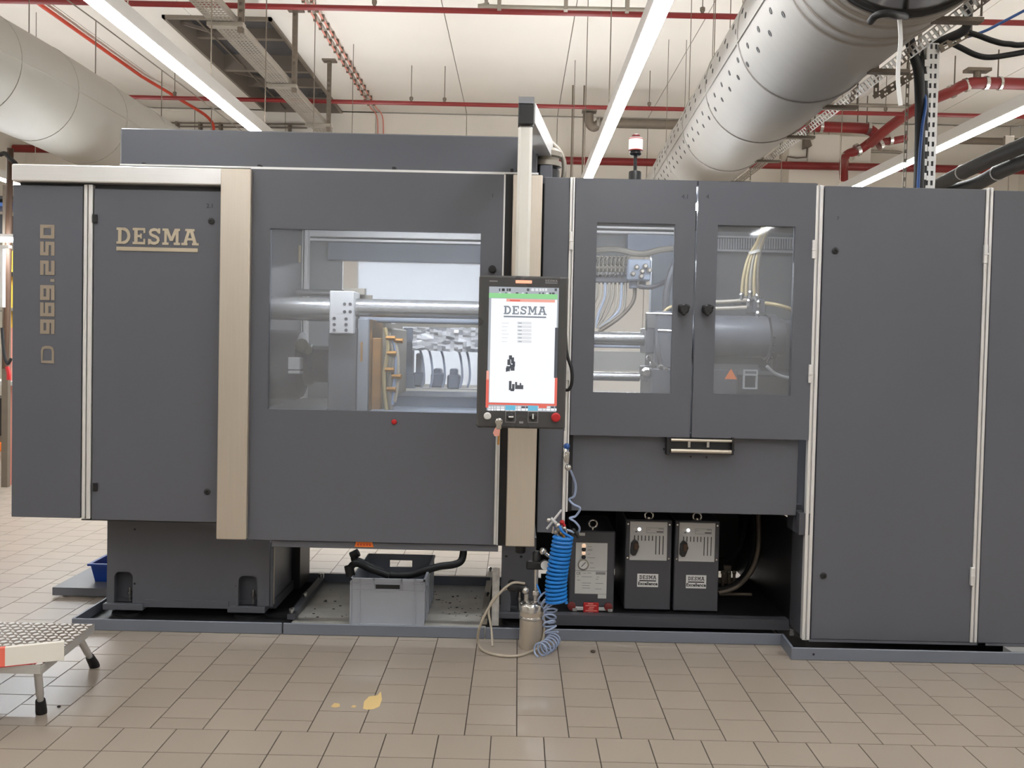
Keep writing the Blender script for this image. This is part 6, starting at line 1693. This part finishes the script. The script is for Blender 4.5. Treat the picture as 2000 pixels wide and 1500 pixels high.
# ------------------------------------------------------------------ far left: neighbouring workplace
YN = 9.0
t = thing('yellow_post', 'narrow yellow guard post at the picture edge beside the machine', 'post', (P(24, 600, YN).x, YN, 0))
a, b, c, d = XZ(20, 29, 490, 640, YN)
mb = MB(); mb.box(a, b, YN, YN + .05, c, d); mb.build('upper_part', M['yellow'], t)
mb = MB(); mb.box(a, b, YN, YN + .05, 0, c); mb.build('lower_part', M['pink'], t)
t = thing('light_frame', 'bright lit cross tube of a neighbouring workplace at the picture edge', 'light frame', P(0, 470, 8.5))
mb = MB(); a, b, c, d = XZ(-60, 28, 463, 471, 8.5); mb.box(a, 1.6, 8.5, 8.56, c, d); mb.build('tube_light', M['backlight'], t)
mb = MB(); mb.box(a, 1.6, 8.49, 8.57, d, d + .03); mb.box(1.55, 1.6, 8.5, 8.56, 0, d); mb.build('cross_beam', M['alu'], t)
mb = MB(); mb.px(-60, 17, 478, 483, 8.45, 8.5); mb.px(0, 5, 483, 600, 8.45, 8.5); mb.build('frame', M['alu'], t)
mb = MB(); a, b, c, d = XZ(-60, 20, 471, 477, 8.5); mb.box(a, a + .04, 8.4, 8.6, 0, c); mb.build('post', M['alu'], t)
t = thing('workplace_rack', 'brown upright of a cluttered rack at the picture edge', 'rack', P(16, 600, 8.8))
mb = MB(); mb.tube([P(20, 290, 8.8), P(18, 400, 8.8), P(15, 560, 8.8), P(10, 720, 8.8)], .03, 10); mb.build('upright', M['bronze'], t, True)
xs_ = P(10, 600, 8.85).x
mb = MB(); mb.box(xs_ - .03, xs_ + .03, 8.85, 8.9, 0, 2.9); mb.build('post', M['zincd'], t)
for (y0, y1, m) in ((382, 388, 'black'), (395, 402, 'bluecable'), (530, 538, 'black'), (600, 606, 'zinc'), (744, 752, 'alu')):
    mb = MB(); mb.px(-80, 26, y0, y1, 8.9, 9.3); mb.build('shelf', M[m], t)
mb = MB(); mb.px(-60, 12, 418, 458, 8.9, 9.1); tag(mb.build('monitor_box', M['black']), 'black box on the rack at the picture edge', 'box')
t = thing('tool_trolley', 'black cabinet standing below the rack at the picture edge', 'trolley', P(0, 852, 11.7))
mb = MB(); mb.px(-80, 18, 777, 850, 11.7, 12.2, .01); mb.build('body', M['black'], t)
mb = MB(); mb.px(-80, 18, 850, 876, 11.72, 12.2); mb.build('plinth', M['zincd'], t)
a, b, c, d = XZ(-80, 24, 865, 880, 11.5); mb = MB(); mb.box(a, b, 11.5, 11.65, 0.0, d, .01); tag(mb.build('floor_barrier', M['orange']), 'orange floor barrier at the picture edge', 'barrier')
for i, (pts, r, m, lb) in enumerate((([(0, 302, 8.6), (10, 300, 8.6), (20, 310, 8.6), (29, 318, 8.6), (30, 320, 8.7)], .022, 'black', 'black cable arching over the rack at the picture edge'),
     ([(4, 640, 8.6), (8, 690, 8.6), (15, 710, 8.6), (22, 700, 8.6)], .015, 'rubber', 'dark hanging cable below the rack at the picture edge'), ([(14, 716, 8.55), (17, 730, 8.55), (17, 742, 8.55)], .02, 'redp', 'short red hose below the rack at the picture edge'))):
    mb = MB(); mb.tube(smooth([P(*p) for p in pts], 6), r, 8); tag(mb.build('loose_cable', M[m], None, True), lb, 'cable')

for o in D.objects:
    if '_o' in o: del o['_o']
